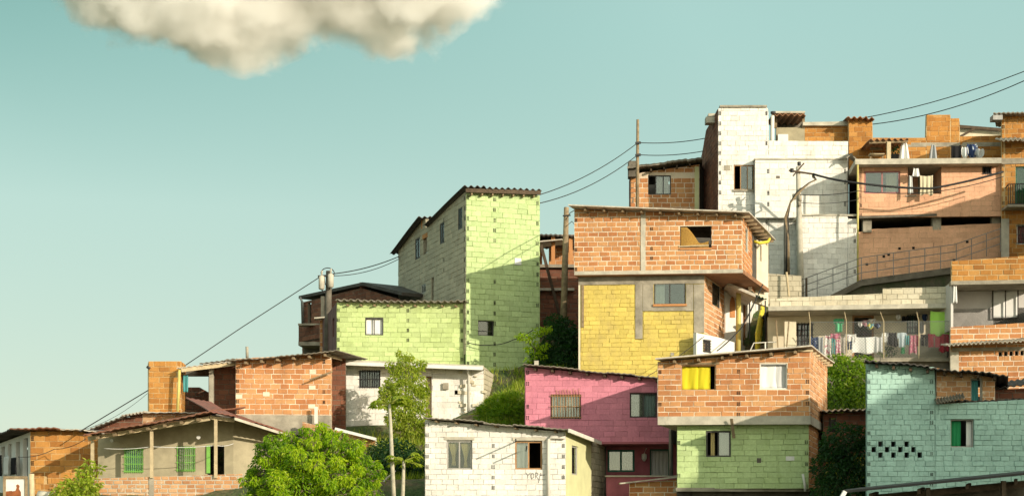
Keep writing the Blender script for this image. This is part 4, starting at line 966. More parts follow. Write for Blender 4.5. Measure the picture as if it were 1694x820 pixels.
slab(h, 'rooftop_wall', 1284, 1331, 211, 236, 76.0, 76.2, 'plaster_grey'); roof(h, (1278,191,75.4), (1333,190,75.4), (.1,2.6,.25), 'clay', .05, .27, .03); slab(h, 'roof_edge', 1279, 1332, 184, 187, 76.5, 77, 'concrete_pale')
for u in (1283,1329): post(h, u, 192, 212, 76, .12, 'wood')
slab(h, 'rooftop_back', 1284, 1331, 190, 236, 78, 78.2, 'concrete_dark'); pipe(h, [(1278,192,75.2),(1277,262,75.0)], .09, 'pvc'); m = MB(); m.tube([P(1279,188,75.2), P(1279,185,75.2)], .12, 10); m.build('pipe_cowl', M['iron'], h)
qb = wall(h, (1331,76), (1403,76), [(1331,207),(1403,208)], 240, 'brick_gold', name='rooftop_wall'); slab(h, 'rooftop_slab', 1328, 1404, 202, 207.5, 75.8, 78, 'concrete_pale', 201, 207.5)
slab(h, 'rooftop_panel', 1287, 1304, 222, 233, 75.9, 75.95, 'frame_white')
m = MB(); m.bar(P(1394,263,74), P(1404,256,74.2), .5, .05); m.bar(P(1404,256,74.2), P(1418,268,74.2), .5, .05); m.build('sheet_hood', M['fibro'], h)
shell(h, [q1.pt(q1.L, q1.top(q1.L)), Vector((16.5,80,18.2)), Vector((9.5,80,19)), q0.pt(0, q0.top(0))], 10, 19); shell(h, [q3.pt(q3.L, q3.top(q3.L)), Vector((15.6,74.8,14.5))], 10, 14.5); slab(h, 'roof', 1190, 1402, 234, 236, 75, 80, 'concrete'); slab(h, 'roof', 1190, 1270, 184, 186, 75, 79, 'concrete')
h = thing('low_concrete_wall', 'low stained concrete wall at the foot of the tall white house', 'wall', P(1290,490,70.5), 'low walls'); lw = wall(h, (1268,71.0), (1326,71.0), [(1268,452),(1326,456)], 540, 'grey', bl=.45, bh=.22, name='wall')

# ---- small brick house on the ridge
h = house('ridge_brick_house', 'small orange brick house with sloping roof behind the thin utility pole on the ridge', 1100, 360, 78)
r1 = wall(h, (1043,78), (1157,78), [(1043,288),(1157,272)], 400, 'brick', bl=.42, bh=.235, gap=.03, ops=[(1072,290,1110,322)], name='front_wall', clear=[(1040,285,1160,295)]); r0 = wall(h, (1041,82), (1043,78), [(1041,300),(1043,288)], 400, 'brick_dark', name='side_wall')
window(h, r1, (1072,290,1110,322), 'frame_dark', 2, glass=((.33,1),), curtain=[(.4,.9,'c_lace',dict(waves=3))], inset=.02); slab_on(r1, 'column', (1149,276,1156,400), .014, .04, M['plaster_paleyellow'])
bk = (.5,4.5,.1); r_ = roof(h, (1038,279,77.4), (1162,262,77.4), bk, 'fibro', .01, .3, .1); rafters(r_, (1045,283,77.6), (1152,268,77.6), bk, 5, 'wood_dark'); shell_for(h, [r0, r1], 82.5, 12)
m = MB(); m.obox(P(1040,292,77.7), (.4,0,0), (0,.6,0), (0,0,.75)); m.build('parapet', M['concrete_dark'], h)

# ---- salmon house with roof terrace
h = house('salmon_house', 'salmon pink house with open loggia and brick walled roof terrace, under sagging cables', 1540, 500, 73)
s1 = wall(h, (1420,72.95), (1658,72.6), [(1420,273),(1658,270)], 360, 'salmon', bl=.45, bh=.22, gap=.006, proud=.006, ops=[(1430,283,1489,320),(1502,274,1557,321),(1625,276,1640,288)], ends=[1424], name='front_wall')
s0_ = wall(h, (1418,76), (1420,72.95), [(1418,280),(1420,273)], 360, 'salmon', solid=True, name='side_wall')
window(h, s1, (1430,283,1489,320), 'frame_rose', 1, glass=((0,.5),(.5,1)), curtain=[(.62,.92,'c_cream',dict(waves=4))], inset=.03, fw=.06); window(h, s1, (1625,276,1640,288), 'frame_dark', 1, glass=(), bars=4, fw=.02)
lg = Plane((1495,74.3),(1565,74.2)); sl = wall(h, (1490,74.3), (1575,74.2), [(1490,272),(1575,272)], 345, 'salmon', ops=[(1519,285,1548,321)], solid=True, name='loggia_wall')
window(h, sl, (1519,285,1548,321), 'frame_green', 1, glass=((.5,1),), gl='glass_dark', curtain=[(.0,.5,'c_cream',dict(waves=2))], fw=.05, name='door')
slab(h, 'loggia_side', 1558, 1560, 270, 345, 72.8, 74.3, 'salmon'); slab(h, 'loggia_floor', 1498, 1560, 323, 325, 72.8, 74.3, 'concrete')
m = MB(); a = P(1415,272,72.35); b = P(1657,270,72.0); m.obox((a.x,a.y,a.z), b-a, (.3,4.0,0), (0,0,.24)); m.build('roof_slab', M['concrete_pale'], h)
slab(h, 'floor_slab', 1421, 1657, 357, 361, 72.75, 76, 'concrete_dark', 350, 354)
s2 = wall(h, (1420,73.1), (1658,72.9), [(1420,384),(1445,379),(1545,374),(1658,369)], 500, 'salmon', bl=.45, bh=.22, gap=.006, proud=.005, name='lower_wall')
for u, v in ((1435,366),(1550,362),(1648,360)): slab(h, 'column', u-7, u+7, v-10, v+18, 72.98, 73.3, 'concrete')
slab(h, 'gap_shade', 1420, 1658, 355, 400, 75, 75.2, 'dark')  # near-black sheet standing for the shade under the upper floor
for u, v in ((1434,437),(1470,421),(1488,411),(1511,410),(1462,424),(1578,430),(1600,400)): slab_on(s2, 'spout_hole', (u-2.2,v-2,u+2.2,v+2), .004, .012, M['dark'])
s3 = wall(h, (1404,75.4), (1662,75.2), [(1404,197),(1443,197),(1444,228),(1532,228),(1533,190),(1572,190),(1573,196),(1587,196),(1588,226),(1662,224)], 290, 'brick_gold', bl=.42, bh=.22, gap=.01, name='terrace_wall', thick=.25); slab_on(s3, 'render_band', (1445,236,1655,243), .012, .02, M['concrete'])
roof(h, (1401,196,75.0), (1447,196,75.0), (0,1.0,.1), 'clay', .05, .27, .03)
ra = roof(h, (1438,233,73.0), (1503,231,73.0), (.1,2.4,.18), 'clay', .05, .27, .03); post(h, 1470, 235, 266, 73.1, .17, 'wood_pale')
m = MB(); m.bar(P(1438,236,73.1), P(1502,234,73.1), .08, .1); m.build('beam', M['wood'], h)
pipe(h, [(1419,268,72.4),(1419,480,72.4)], .042, 'pipe_yellow'); shell(h, [s1.pt(s1.L, s1.top(s1.L)), Vector((22,77,17)), Vector((15.9,77,17)), s0_.pt(0,17)], 12, 17)
sg = Plane((1420,72.5),(1655,72.2)); TP = Plane((1420,73.4),(1655,73.2)); TG = 'things on the salmon house'
garment('white sack standing on the terrace edge beside the awning post', 'sack', 1487, 236, 1505, 265, 'c_white', 'sack', TP, amp=.06, group=TG); garment('grey jeans hung over the terrace edge in the middle', 'jeans', 1537, 239, 1551, 264, 'c_grey', 'sack', TP, amp=.06, group=TG); garment('black cloth hung at the terrace edge left of the white bags', 'cloth', 1574, 240, 1590, 263, 'c_black', 'sheet', TP, group=TG)
garment('white shopping bag, left one of the pair on the terrace edge', 'bag', 1590, 243, 1602, 263, 'c_white', 'bundle', TP, amp=.07, group=TG); garment('grey and black bag heaped between the white bags', 'bag', 1598, 238, 1618, 263, 'c_navy', 'bundle', TP, amp=.08, group=TG); garment('white bag at the right end of the terrace edge heap', 'bag', 1612, 246, 1628, 263, 'c_ltgrey', 'bundle', TP, amp=.07, group=TG)
garment('white cloth hanging high in the loggia opening', 'cloth', 1509, 278, 1522, 292, 'c_white', 'dress', sg, amp=.05, group=TG); garment('white towel down the left edge of the loggia', 'towel', 1503, 290, 1510, 320, 'c_white', 'dress', sg, group=TG); garment('cream and black striped towel on the loggia rail', 'towel', 1522, 290, 1543, 322, 'c_cream', 'sheet', sg, group=TG, waves=3)
h = thing('wooden_bench', 'small wooden bench under the corrugated awning on the roof terrace', 'bench', P(1448,266,74)); m = MB(); m.bar(P(1438,256,74), P(1462,256,74), .4, .06); m.build('seat', M['wood_pale'], h)
for u in (1440,1460): post(h, u, 257, 268, 74, .08, 'wood', 'leg')
m = MB(); m.bar(P(1440,246,74.3), P(1460,246,74.3), .05, .12); m.build('backrest', M['wood'], h)
h = thing('dark_plant_pot', 'dark plant pot beside the awning post on the roof terrace', 'plant pot', P(1480,266,73.8)); m = MB(); m.tube([P(1480,266,73.8), P(1480,256,73.8)], [.16,.22], 10); m.build('pot', M['iron'], h); m = MB(); leaves(m, P(1480,250,73.8), .22, 60, .16, random.Random(4)); m.build('foliage', M['leaf_dark'], h)
h = house('cream_gable_shed', 'pale cream gable with dark sloping beam behind the terrace wall, top right', 1620, 300, 78, 'shed'); wall(h, (1580,78), (1668,78), [(1580,209),(1668,217)], 300, 'cream', solid=True, name='gable_wall').obj.data.materials[1] = M['plaster_cream']
m = MB(); m.bar(P(1578,209,77.8), P(1668,216,77.8), .14, .14); m.bar(P(1612,213,77.8), P(1585,228,77.8), .12, .1); m.build('beam', M['wood_dark'], h)

# ---- tall golden brick house at the right edge
h = house('tall_golden_brick_house', 'tall golden brick house with balcony door at the upper right edge', 1690, 440, 71)
t1 = wall(h, (1657,72.4), (1725,72.2), [(1657,192),(1725,189)], 450, 'brick_gold', bl=.42, bh=.212, gap=.02, ops=[(1680,275,1722,338),(1682,371,1722,404)], ends=[1660], name='front_wall')
t0 = wall(h, (1655.5,76), (1657,72.4), [(1655.5,215),(1657,192)], 450, 'brick_gold', solid=True, name='side_wall')
slab_on(t1, 'floor_band', (1657,262,1725,271), .014, .05, M['concrete']); slab_on(t1, 'column', (1656,362,1669,450), .014, .06, M['concrete_pale'])
window(h, t1, (1680,275,1722,338), 'frame_green', 1, gl='glass_dark', curtain=[(0,1,'c_dkgreen',dict(waves=5))], name='balcony_door'); window(h, t1, (1682,371,1722,404), 'frame_white', 1, gl='glass_dark', bars=6, barh=2, curtain=[(0,.5,'c_rose')])
m = MB(); bp_ = Plane((1668,71.7),(1725,71.5)); s0, z0, s1, z1 = bp_.rect(1668,304,1725,338)
for k in range(16): s = s0+(s1-s0)*k/15; m.tube([bp_.pt(s,z0), bp_.pt(s,z1)], .018, 6)
for z in (z0+.03, z1): m.bar(bp_.pt(s0,z), bp_.pt(s1,z), .04, .04)
m.bar(bp_.pt(s0,z1), bp_.pt(s0,z1,-.8), .04, .04); m.build('balcony_railing', M['iron'], h); slab(h, 'balcony_slab', 1667, 1725, 338, 342, 71.5, 72.4, 'concrete')
bk = (.9,2.6,.1); r_ = roof(h, (1643,189,71.9), (1730,187,71.7), bk, 'fibro', .02, .2, .05); m = MB(); m.obox(P(1643,198,71.95), (.42,0,0), (0,.5,0), (0,0,.22)); m.build('gutter', M['steel'], r_)
roof(h, (1655,234,71.6), (1728,232,71.4), (0,.8,.28), 'fibro_pale', .05, .2, .025, 'awning_sheet'); shell(h, [t1.pt(t1.L,19), Vector((24,76,19)), t0.pt(0,18)], 10, 19)

# ---- house with white recess at the right edge
h = house('white_recess_house', 'brick house with a white recessed balcony room at the right edge', 1640, 700, 60.6)
w1 = wall(h, (1574,60.8), (1725,60.4), [(1574,432),(1725,421)], 465, 'brick_gold', bl=.42, bh=.2, gap=.03, name='parapet', thick=.2)
zt = P(1574,465,60.8).z; a = P(1573,0,60.75); b = P(1726,0,60.35); m = MB(); m.obox((a.x,a.y,zt-.14), (b.x-a.x,b.y-a.y,0), (.4,4,0), (0,0,.138)); m.build('floor_slab', M['concrete'], h)
w2 = wall(h, (1574,62.4), (1728,62.0), [(1574,472),(1728,468)], 560, 'white', ops=[(1641,478,1684,527)], solid=True, name='recess_wall'); w2.obj.data.materials[1] = M['plaster_lilac']
slab(h, 'recess_side', 1573, 1577, 468, 545, 60.9, 62.5, 'plaster_lilac')
window(h, w2, (1641,478,1684,527), 'frame_dark', 1, fw=.035, glass=(), curtain=[(.03,.5,'c_white',dict(waves=.5, amp=.004)),(.5,.97,'c_white',dict(waves=.5, amp=.004))], inset=-.13)
w3 = wall(h, (1572,60.8), (1725,60.4), [(1572,541),(1725,532)], 740, 'brick', bl=.42, bh=.2, gap=.03, ops=[(1652+k*9,581-k*.4,1658+k*9,589-k*.4) for k in range(8)], name='front_wall')
roof(h, (1566,572,60.0), (1728,561,59.7), (0,.85,.14), 'fibro_pale', .04, .16, .025, 'awning_sheet'); slab_on(w3, 'floor_band', (1575,574,1725,580), .014, .04, M['concrete']); slab_on(w3, 'column', (1572,582,1586,740), .014, .05, M['concrete_pale'])
slab_on(w1, 'yellow_edge', (1630,463,1725,465.5), .016, .03, M['paint_yellow'])
shell(h, [w3.pt(w3.L,9), Vector((20.5,65,9)), Vector((17.2,65,9)), w3.pt(0,8)], 3, 9); shell(h, [w2.pt(w2.L,9), w2.pt(0,9)], 8, 9)
garment('white rag hung at the left edge of the white recess', 'rag', 1576, 472, 1584, 500, 'c_white', 'dress', Plane((1570,60.85),(1600,60.8)), group='loose items on the houses')

# ---- small brick hut between the green house and the teal house
h = house('brick_hut', 'small brick hut with pale corrugated roof between the orange brick house and the teal house', 1400, 760, 54.5, 'hut')
x1 = wall(h, (1362,54.6), (1445,54.6), [(1362,684),(1445,680)], 790, 'brick_dark', ops=[(1371,691,1383,714)], name='front_wall'); roof(h, (1360,681,54.1), (1448,676,54.1), (.3,2.6,.15), 'fibro_pale', .035, .2, .025); shell_for(h, [x1], 57, 2)

# ---- unseen houses added beyond the right edge to cast the long shadows
def uv(p): return (U0 + p.x/p.y*F, VH - p.z/p.y*F)
def offside(name, label, Yc, t0, t1, x_left, x_right, z_bot, back):
    a = shade_from(*t0, Yc); b = shade_from(*t1, Yc); k = (b.z-a.z)/(b.x-a.x)
    at = lambda x: Vector((x, Yc, a.z + k*(x-a.x)))
    p, q = at(x_left), at(x_right); up, uq = uv(p), uv(q); w = x_right - x_left
    h = thing(name, label, 'house', (x_left+w/2, Yc, z_bot), 'added shadow casters beyond the right edge')
    ops = []
    for fx in (.3, .7):
        for fz in (.45, .72):
            x = x_left + w*fx; z = z_bot + (at(x).z-z_bot)*fz
            if z - z_bot > 1.5: u0, v0 = uv(Vector((x-.6, Yc, z+.6))); u1, v1 = uv(Vector((x+.6, Yc, z-.6))); ops.append((u0, v0, u1, v1))
    x_ = wall(h, (up[0], Yc), (uq[0], Yc), [up, uq], 0, 'brick', name='front_wall', bl=.4, bh=.19, gap=.02, zb=z_bot, ops=ops)
    for o in ops: window(h, x_, o, 'frame_grey', 1, curtain=[(.1,.9,'c_lace')])
    fl, fr = Vector((p.x-.2, Yc-.3, p.z+.02)), Vector((q.x+.2, Yc-.3, q.z+.02))
    roof(h, (*uv(fl), fl.y), (*uv(fr), fr.y), (0, back+.6, .0), 'fibro', .02, .2)
    shell(h, [Vector((q.x, Yc, q.z)), Vector((q.x, Yc+back, q.z)), Vector((p.x, Yc+back, p.z)), Vector((p.x, Yc, p.z))], z_bot, q.z, 'brick')
offside('teal_shade_caster', 'unseen tall brick house added far right of the frame to shade the teal wall', 20, (1434,676,47.85), (1560,607,47.85), 29.0, 47.0, -1.6, 5)
offside('salmon_shade_caster', 'unseen brick house added beyond the right edge to shade the salmon lower wall', 62.5, (1322,438,73.2), (1530,377,73.1), 21.0, 31.5, 4.0, 3)

# ---- ramp with railing
h = thing('ramp', 'sloping concrete ramp below the salmon house', 'ramp', P(1450,470,71.8)); m = MB(); rl = [(1318,497),(1372,489),(1425,462),(1500,452),(1580,441),(1662,425)]
for (ua, va), (ub, vb_) in zip(rl, rl[1:]):
    a, b = P(ua, va, 71.7), P(ub, vb_, 71.7); k = Vector((0,1.3,0)); dn = Vector((0,0,-.28))
    m.poly([a,b,b+k,a+k]); m.poly([a+dn,b+dn,b,a]); m.poly([a+dn,a+dn+k,b+dn+k,b+dn])
m.build('deck', M['concrete_dark'], h)
m = MB(); rw = Plane((1318,71.85),(1662,71.85)); m.poly([rw.px(u,v+4) for u, v in rl[::-1]] + [rw.px(1318,560), rw.px(1662,560)]); m.build('bank_wall', M['bank'] if 'bank' in M else M['concrete_dark'], h)
h = thing('ramp_railing', 'thin grey steel railing with three rails climbing the ramp', 'railing', P(1450,460,71.65)); tl = [(1322,464),(1425,426),(1500,415),(1580,404),(1655,378)]; 
for k, dv in enumerate((0,12,25)):
    m = MB(); m.tube([P(u, v+dv*(1 if u > 1330 else .9), 71.65) for u, v in tl], .018, 6); m.build('rail', M['steel'], h, True)
def tlv(u):
    for (a, b), (c, d) in zip(tl, tl[1:]):
        if a <= u <= c: return b+(d-b)*(u-a)/(c-a)
for u in (1322,1334,1352,1378,1401,1425,1451,1478,1504,1530,1556,1582,1607,1632,1655):
    m = MB(); m.tube([P(u, tlv(u), 71.65), P(u, tlv(u)+38, 71.65)], .018 if u != 1334 else .05, 6); m.build('baluster', M['steel'] if u != 1334 else M['wood_dark'], h)
# ---- poles and cables
PG = 'poles on the hillside'
h = thing('transformer_pole', 'dark concrete utility pole with two small transformers left of the lime house', 'utility pole', P(541,590,68.5), PG)
m = MB(); m.tube([P(542,600,68.5), P(544,448,68.5)], [.17,.12], 10); m.build('pole', M['concrete_dark'], h, True)
for u, v in ((532,467),(547,464)):
    m = MB(); c = P(u, v, 68.2); m.tube([c-Vector((0,0,.3)), c-Vector((0,0,.26)), c+Vector((0,0,.24)), c+Vector((0,0,.3))], [.08,.125,.125,.05], 12); m.tube([c+Vector((0,0,.28)), c+Vector((.02,0,.5))], .035, 6); m.build('transformer', M['concrete_pale'], h, True)
m = MB(); m.bar(P(526,457,68.3), P(553,455,68.3), .08, .08); m.build('crossarm', M['iron'], h)
m = MB(); m.tube([P(531+11*(1-math.cos(math.pi*k/10)), 452-9*math.sin(math.pi*k/10), 68.2) for k in range(11)], .02, 5); m.tube([P(532,478,68.2), P(535,484,68.2), P(541,480,68.4)], .03, 5); m.tube([P(536,455,68.2), P(538,470,68.2), P(541,474,68.3)], .018, 5); m.build('jumper_wire', M['cable'], h, True)
h = thing('thin_utility_pole', 'thin bare utility pole against the sky by the ridge house', 'utility pole', P(1055,345,76.8), PG)
m = MB(); m.tube([P(1054,390,76.8), P(1055,198,76.8)], [.09,.065], 10); m.build('pole', M['wood'], h, True); 
for v in (237,257): m = MB(); m.bar(P(1051,v,76.7), P(1060,v-1,76.7), .1, .1); m.build('insulator', M['iron'], h)
h = thing('wooden_pole', 'weathered wooden pole at the left corner of the big brick storey', 'utility pole', P(933,560,66.5), PG)
m = MB(); m.tube([P(931,590,66.5), P(937,343,66.5)], [.16,.1], 10); m.build('pole', M['wood'], h, True)
m = MB(); m.tube([P(937,362,66.4), P(943,352,64), P(950,348,61.9)], .016, 5); m.tube([P(937,374,66.4), P(946,366,64), P(951,372,61.9)], .012, 5); m.bar(P(931,357,66.4), P(944,356,66.4), .05, .05); m.build('service_wire', M['cable'], h)
h = thing('concrete_pole', 'pale concrete pole with tangled cables before the tall white house', 'utility pole', P(1324,490,72.5), PG)
m = MB(); m.tube([P(1325,520,72.5), P(1323,400,72.5), P(1320,276,72.5)], [.17,.14,.09], 10); m.build('pole', M['concrete_pale'], h, True)
m = MB(); m.bar(P(1305,282,72.4), P(1345,288,72.4), .07, .07); m.bar(P(1312,291,72.3), P(1330,270,72.5), .05, .05); m.build('crossarm', M['wood_dark'], h)
for u, v in ((1322,268),(1310,279)): m = MB(); m.tube([P(u,v,72.4), P(u,v+6,72.4)], .08, 8); m.build('insulator', M['iron'], h)
for k, (u, v) in enumerate(((1321,322),(1323,333),(1322,341),(1314,330))): m = MB(); c = P(u, v, 72.3); m.tube([c, c+Vector((0,0,.24))], .07+.02*(k % 2), 8); m.build('junction_box', M['concrete'], h, True)
for q in range(3):
    m = MB(); o_ = q*2.2; m.tube([P(1344,288+o_,72.4), P(1350,297,72.3), P(1338,303,72.2), P(1318,318+o_,72.2), P(1307,336,72.2), P(1303-o_,360,72.2), P(1302+o_*.6,400,72.3), P(1301+o_,455,72.4)], .04, 6); m.build('cable_bundle', M['wood'] if q else M['cable'], h, True)
h = thing('short_dark_pole', 'short dark pole in front of the grey lower wall, left of the concrete pole', 'pole', P(1300,480,72.8), PG)
m = MB(); m.tube([P(1302,500,72.9), P(1301,366,72.9)], [.15,.12], 8); m.build('pole', M['concrete_dark'], h, True)
wire('cable rising from the porch roof corner to the transformer pole', [(132,713,56.5),(245,645,61),(400,541,65),(532,456,68.3)], .02, .0); wire('pair of cables from transformer pole to the grey block wall, upper one', [(548,453,68.4),(660,424,74.6)], .022, .12); wire('pair of cables from transformer pole to the grey block wall, lower one', [(548,456,68.4),(660,428,74.6)], .016, .2)
wire('faint cable over the left brick tower going down left', [(130,712,57),(244,650,61)], .008, .2)
wire('upper cable between green tower roof and thin pole', [(893,322,68),(1054,237,76.7)], .02, .25); wire('lower cable between green tower roof and thin pole', [(893,336,68),(1054,257,76.7)], .02, .3)
wire('upper cable from thin pole to the white house', [(1055,236,76.7),(1166,229,77)], .02, .1); wire('lower cable from thin pole to the white house', [(1055,256,76.7),(1164,250,77)], .02, .1)
wire('upper long cable crossing the sky at the top right', [(1372,204,80),(1720,108,74)], .022, .35); wire('lower long cable crossing the sky at the top right', [(1441,206,76),(1720,122,70)], .022, .35)
wire('thick sagging cable across the salmon house front', [(1345,288,72.4),(1420,303,71.6),(1540,312,71.3),(1660,284,71.3)], .05, .05); wire('thin sagging cable below the thick one on the salmon house', [(1324,322,72.4),(1420,316,71.8),(1540,318,71.5),(1660,292,71.3)], .018, .08)
wire('thin cable crossing the shaded white wall corner', [(1324,335,72.3),(1420,330,72.2)], .014, .1); wire('green cable drooping across the lower green tower wall', [(772,566,65.8),(815,570,65.9),(848,562,66),(882,545,66.3)], .018, .05); wire('thin cable running up across the yellow wall', [(1052,632,58.5),(1165,556,61.3)], .012, .1); wire('slack cable across the golden brick wall at lower left', [(30,755,56.8),(90,742,57),(142,725,56)], .012, .1)
wire('slanted loose cable beside the arched niche', [(1186,580,61),(1228,540,62.5),(1262,470,64)], .025, .05)
h = thing('leaning_bamboo', 'pale bamboo stick leaning on the white rubble by the cottage', 'stick', P(1290,480,70.8), 'loose items on the houses'); m = MB(); m.tube([P(1305,490,70.6), P(1301,450,70.7)], .05, 6); m.build('stick', M['wood_pale'], h)

# ---- trees and shrubs
def V(u, v, Y): return P(u, v, Y)
R = random.Random(11); cl = []
for u, v, Y, r, n, t in ((470,745,48.3,.62,900,.55),(520,737,48.6,.62,1000,.62),(560,745,48.2,.6,900,.6),(500,765,47.6,.75,1300,.62),(545,785,47.4,.8,1400,.68),(460,790,47.6,.65,1000,.6),(595,760,48.6,.5,650,.55),(610,785,48.6,.42,520,.5),(600,800,48.2,.4,500,.5),(430,770,48.6,.42,520,.42),(425,800,48.4,.42,520,.42),(500,810,47.0,.8,1400,.66),(560,825,47.0,.7,1100,.62),(450,830,47.2,.7,1100,.6),(480,727,49.0,.32,320,.5),(545,724,49.2,.34,330,.5),(435,742,49.0,.34,350,.4),(580,735,49.0,.4,420,.5),(620,770,49.0,.3,260,.5),(500,850,47.0,.9,900,.6),(600,840,47.6,.6,700,.5),(415,825,48.6,.3,260,.4)):
    c = V(u, v, Y); cl.append((c, r*.66, int(n*.5), t-.25))  # core leaves toned darker: shade between the clumps is put into the colour
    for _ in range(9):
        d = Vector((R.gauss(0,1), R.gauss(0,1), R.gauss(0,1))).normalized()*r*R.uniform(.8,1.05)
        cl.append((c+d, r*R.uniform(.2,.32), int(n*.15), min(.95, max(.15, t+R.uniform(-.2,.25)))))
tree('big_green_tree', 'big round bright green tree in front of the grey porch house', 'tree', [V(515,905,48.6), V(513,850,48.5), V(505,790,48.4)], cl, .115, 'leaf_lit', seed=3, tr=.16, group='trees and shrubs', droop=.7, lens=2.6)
cl = [(V(u,v,Y), r, n, t) for u, v, Y, r, n, t in ((668,595,60.5,.22,90,.6),(690,608,60.6,.26,110,.6),(655,610,60.5,.24,110,.55),(673,618,60.5,.4,260,.6),(650,632,60.4,.3,170,.55),(692,635,60.5,.36,240,.6),(668,645,60.2,.5,420,.6),(690,662,60.3,.42,320,.6),(644,660,60.2,.4,320,.6),(665,675,60.0,.5,420,.62),(694,688,60.2,.4,280,.55),(655,692,60.1,.4,300,.6),(680,705,60.1,.42,280,.6),(640,645,60.3,.26,150,.5),(700,648,60.5,.25,140,.5),(665,720,60.3,.35,190,.45),(690,722,60.4,.32,170,.4),(676,590,60.6,.16,45,.6),(660,583,60.6,.12,26,.6),(698,600,60.6,.16,45,.6),(645,603,60.5,.15,40,.5))]
tree('climbing_shrub', 'tall loose yellow green shrub climbing before the white cottage', 'shrub', [V(672,745,60.6), V(670,690,60.5), V(672,620,60.6), V(672,590,60.6)], [(c, r, int(k*2.2), t) for c, r, k, t in cl], .12, 'leaf_olive', seed=5, tr=.05, group='trees and shrubs', droop=.5, lens=2.4)
def papaya(label, pts, top, n, ln, seed, Y):
    root = thing('papaya_tree', label, 'tree', pts[0], 'papaya trees'); R = random.Random(seed)
    m = MB(); m.tube(pts, [.08-.035*i/(len(pts)-1) for i in range(len(pts))], 9); m.build('trunk', M['bark_pale'], root, True); m = MB(); c = pts[-1]
    for k in range(n):
        a = 6.283*k/n + R.uniform(-.3,.3); e = R.uniform(-.25,.7); d = Vector((math.cos(a)*math.cos(e), math.sin(a)*math.cos(e), math.sin(e))); l = ln*R.uniform(.7,1.1); q = c+d*l
        m.bar(c, q, .014, .014, tone=.9)
        for j in range(7):
            b = a + (j-3)*.42; o_ = Vector((math.cos(b)*.9, math.sin(b)*.9, -.35+R.uniform(-.1,.1))).normalized(); w = Vector((-math.sin(b), math.cos(b), 0))*.075; L_ = ln*.5*R.uniform(.8,1.1); t = R.uniform(.3,.85)
            m.poly([q, q+o_*L_*.5+w, q+o_*L_+Vector((0,0,-.05))], 0, t); m.poly([q, q+o_*L_+Vector((0,0,-.05)), q+o_*L_*.5-w], 0, t)
    m.build('crown', M['leaf_olive'], root)
papaya('tall pale papaya trunk before the climbing shrub', [V(653,860,51.5), V(649,770,51.6), V(646,700,51.7), V(644,668,51.7)], 0, 15, .55, 2, 55)
papaya('short papaya with umbrella of leaves right of the tall pale trunk', [V(664,860,51.7), V(667,800,51.8), V(668,762,51.8)], 0, 14, .5, 4, 55)
h = thing('dead_branch', 'bare forked dead branch leaning beside the papaya trunks', 'branch', V(630,812,55), 'loose items on the houses'); m = MB(); m.tube([V(629,810,55), V(640,790,55), V(655,778,55.1)], [.05,.04,.02], 6); m.tube([V(640,790,55), V(632,800,54.8), V(630,808,54.8)], [.03,.03,.02], 6); m.build('stick', M['bark_pale'], h, True)
def bush(label, items, size, leaf, seed, name='bush', cat='bush', base=None, lens=2.2, droop=.3, tr=.05, bark='bark', squash=(1,1,.85)):
    cs = [(V(u,v,Y), r, n, t) for u, v, Y, r, n, t in items]; b = base or (items[0][0], items[0][1]+40, items[0][2])
    return tree(name, label, cat, [V(*b), V(b[0], (b[1]+items[0][1])/2, b[2]), V(items[0][0], items[0][1], items[0][2])], cs, size, leaf, bark, 'trees and shrubs', seed, True, droop, lens, tr, squash)
bush('dark undergrowth bush below the climbing shrub', [(660,755,57.6,.7,800,.4),(690,770,57.4,.6,650,.45),(640,750,57.8,.6,600,.4),(685,800,57.2,.6,600,.45),(640,790,57.6,.5,400,.4),(665,820,57,.7,600,.5)], .15, 'leaf_dark', 21)
bush('sunlit grassy bush between the white cottage and the magenta house', [(830,672,59.5,.5,900,.7),(850,668,59.5,.45,800,.75),(812,680,59.4,.4,500,.6),(862,682,59.3,.4,450,.5),(835,690,59,.5,600,.5),(800,688,59.4,.3,250,.6)], .2, 'leaf_mid', 22, lens=5.0, droop=-.3)
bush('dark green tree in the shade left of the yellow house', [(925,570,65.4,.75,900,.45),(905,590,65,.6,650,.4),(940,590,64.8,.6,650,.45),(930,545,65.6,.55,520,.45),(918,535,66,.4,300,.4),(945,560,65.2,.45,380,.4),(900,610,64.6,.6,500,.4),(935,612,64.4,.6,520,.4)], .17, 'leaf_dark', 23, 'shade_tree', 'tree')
bush('small light green shrub against the shaded green tower wall', [(885,576,64.2,.34,150,.65),(896,546,64.2,.26,100,.75),(868,557,64.2,.28,100,.7),(905,543,64.1,.2,60,.75),(893,588,64.2,.26,90,.55),(859,555,64.1,.16,40,.7),(899,571,64.3,.22,70,.7),(880,563,64.1,.2,60,.7),(888,552,64.2,.2,60,.7),(876,594,64.2,.16,40,.6)], .12, 'leaf_lit', 24, 'light_shrub', 'shrub', base=(884,614,64.2), lens=2, tr=.035, squash=(1.25,1,.42))
bush('green bank bush behind the orange brick house, under the laundry terrace', [(1400,612,59.5,.6,650,.5),(1420,630,59.3,.5,520,.6),(1385,635,59.5,.6,650,.4),(1408,650,59,.5,500,.55),(1430,605,59.8,.4,300,.45),(1385,605,60,.5,420,.4),(1425,655,58.8,.5,420,.4),(1385,662,58.8,.5,420,.35)], .15, 'leaf_mid', 25)
bush('dark leafy bush in the gap left of the teal house', [(1395,730,50.5,.65,800,.4),(1415,760,50.3,.6,700,.45),(1375,770,50.4,.6,700,.4),(1400,795,50,.7,800,.45),(1380,740,50.6,.4,350,.4),(1425,725,50.8,.4,320,.45),(1370,810,50,.5,450,.4),(1420,815,49.8,.6,500,.4)], .15, 'leaf_dark', 26)
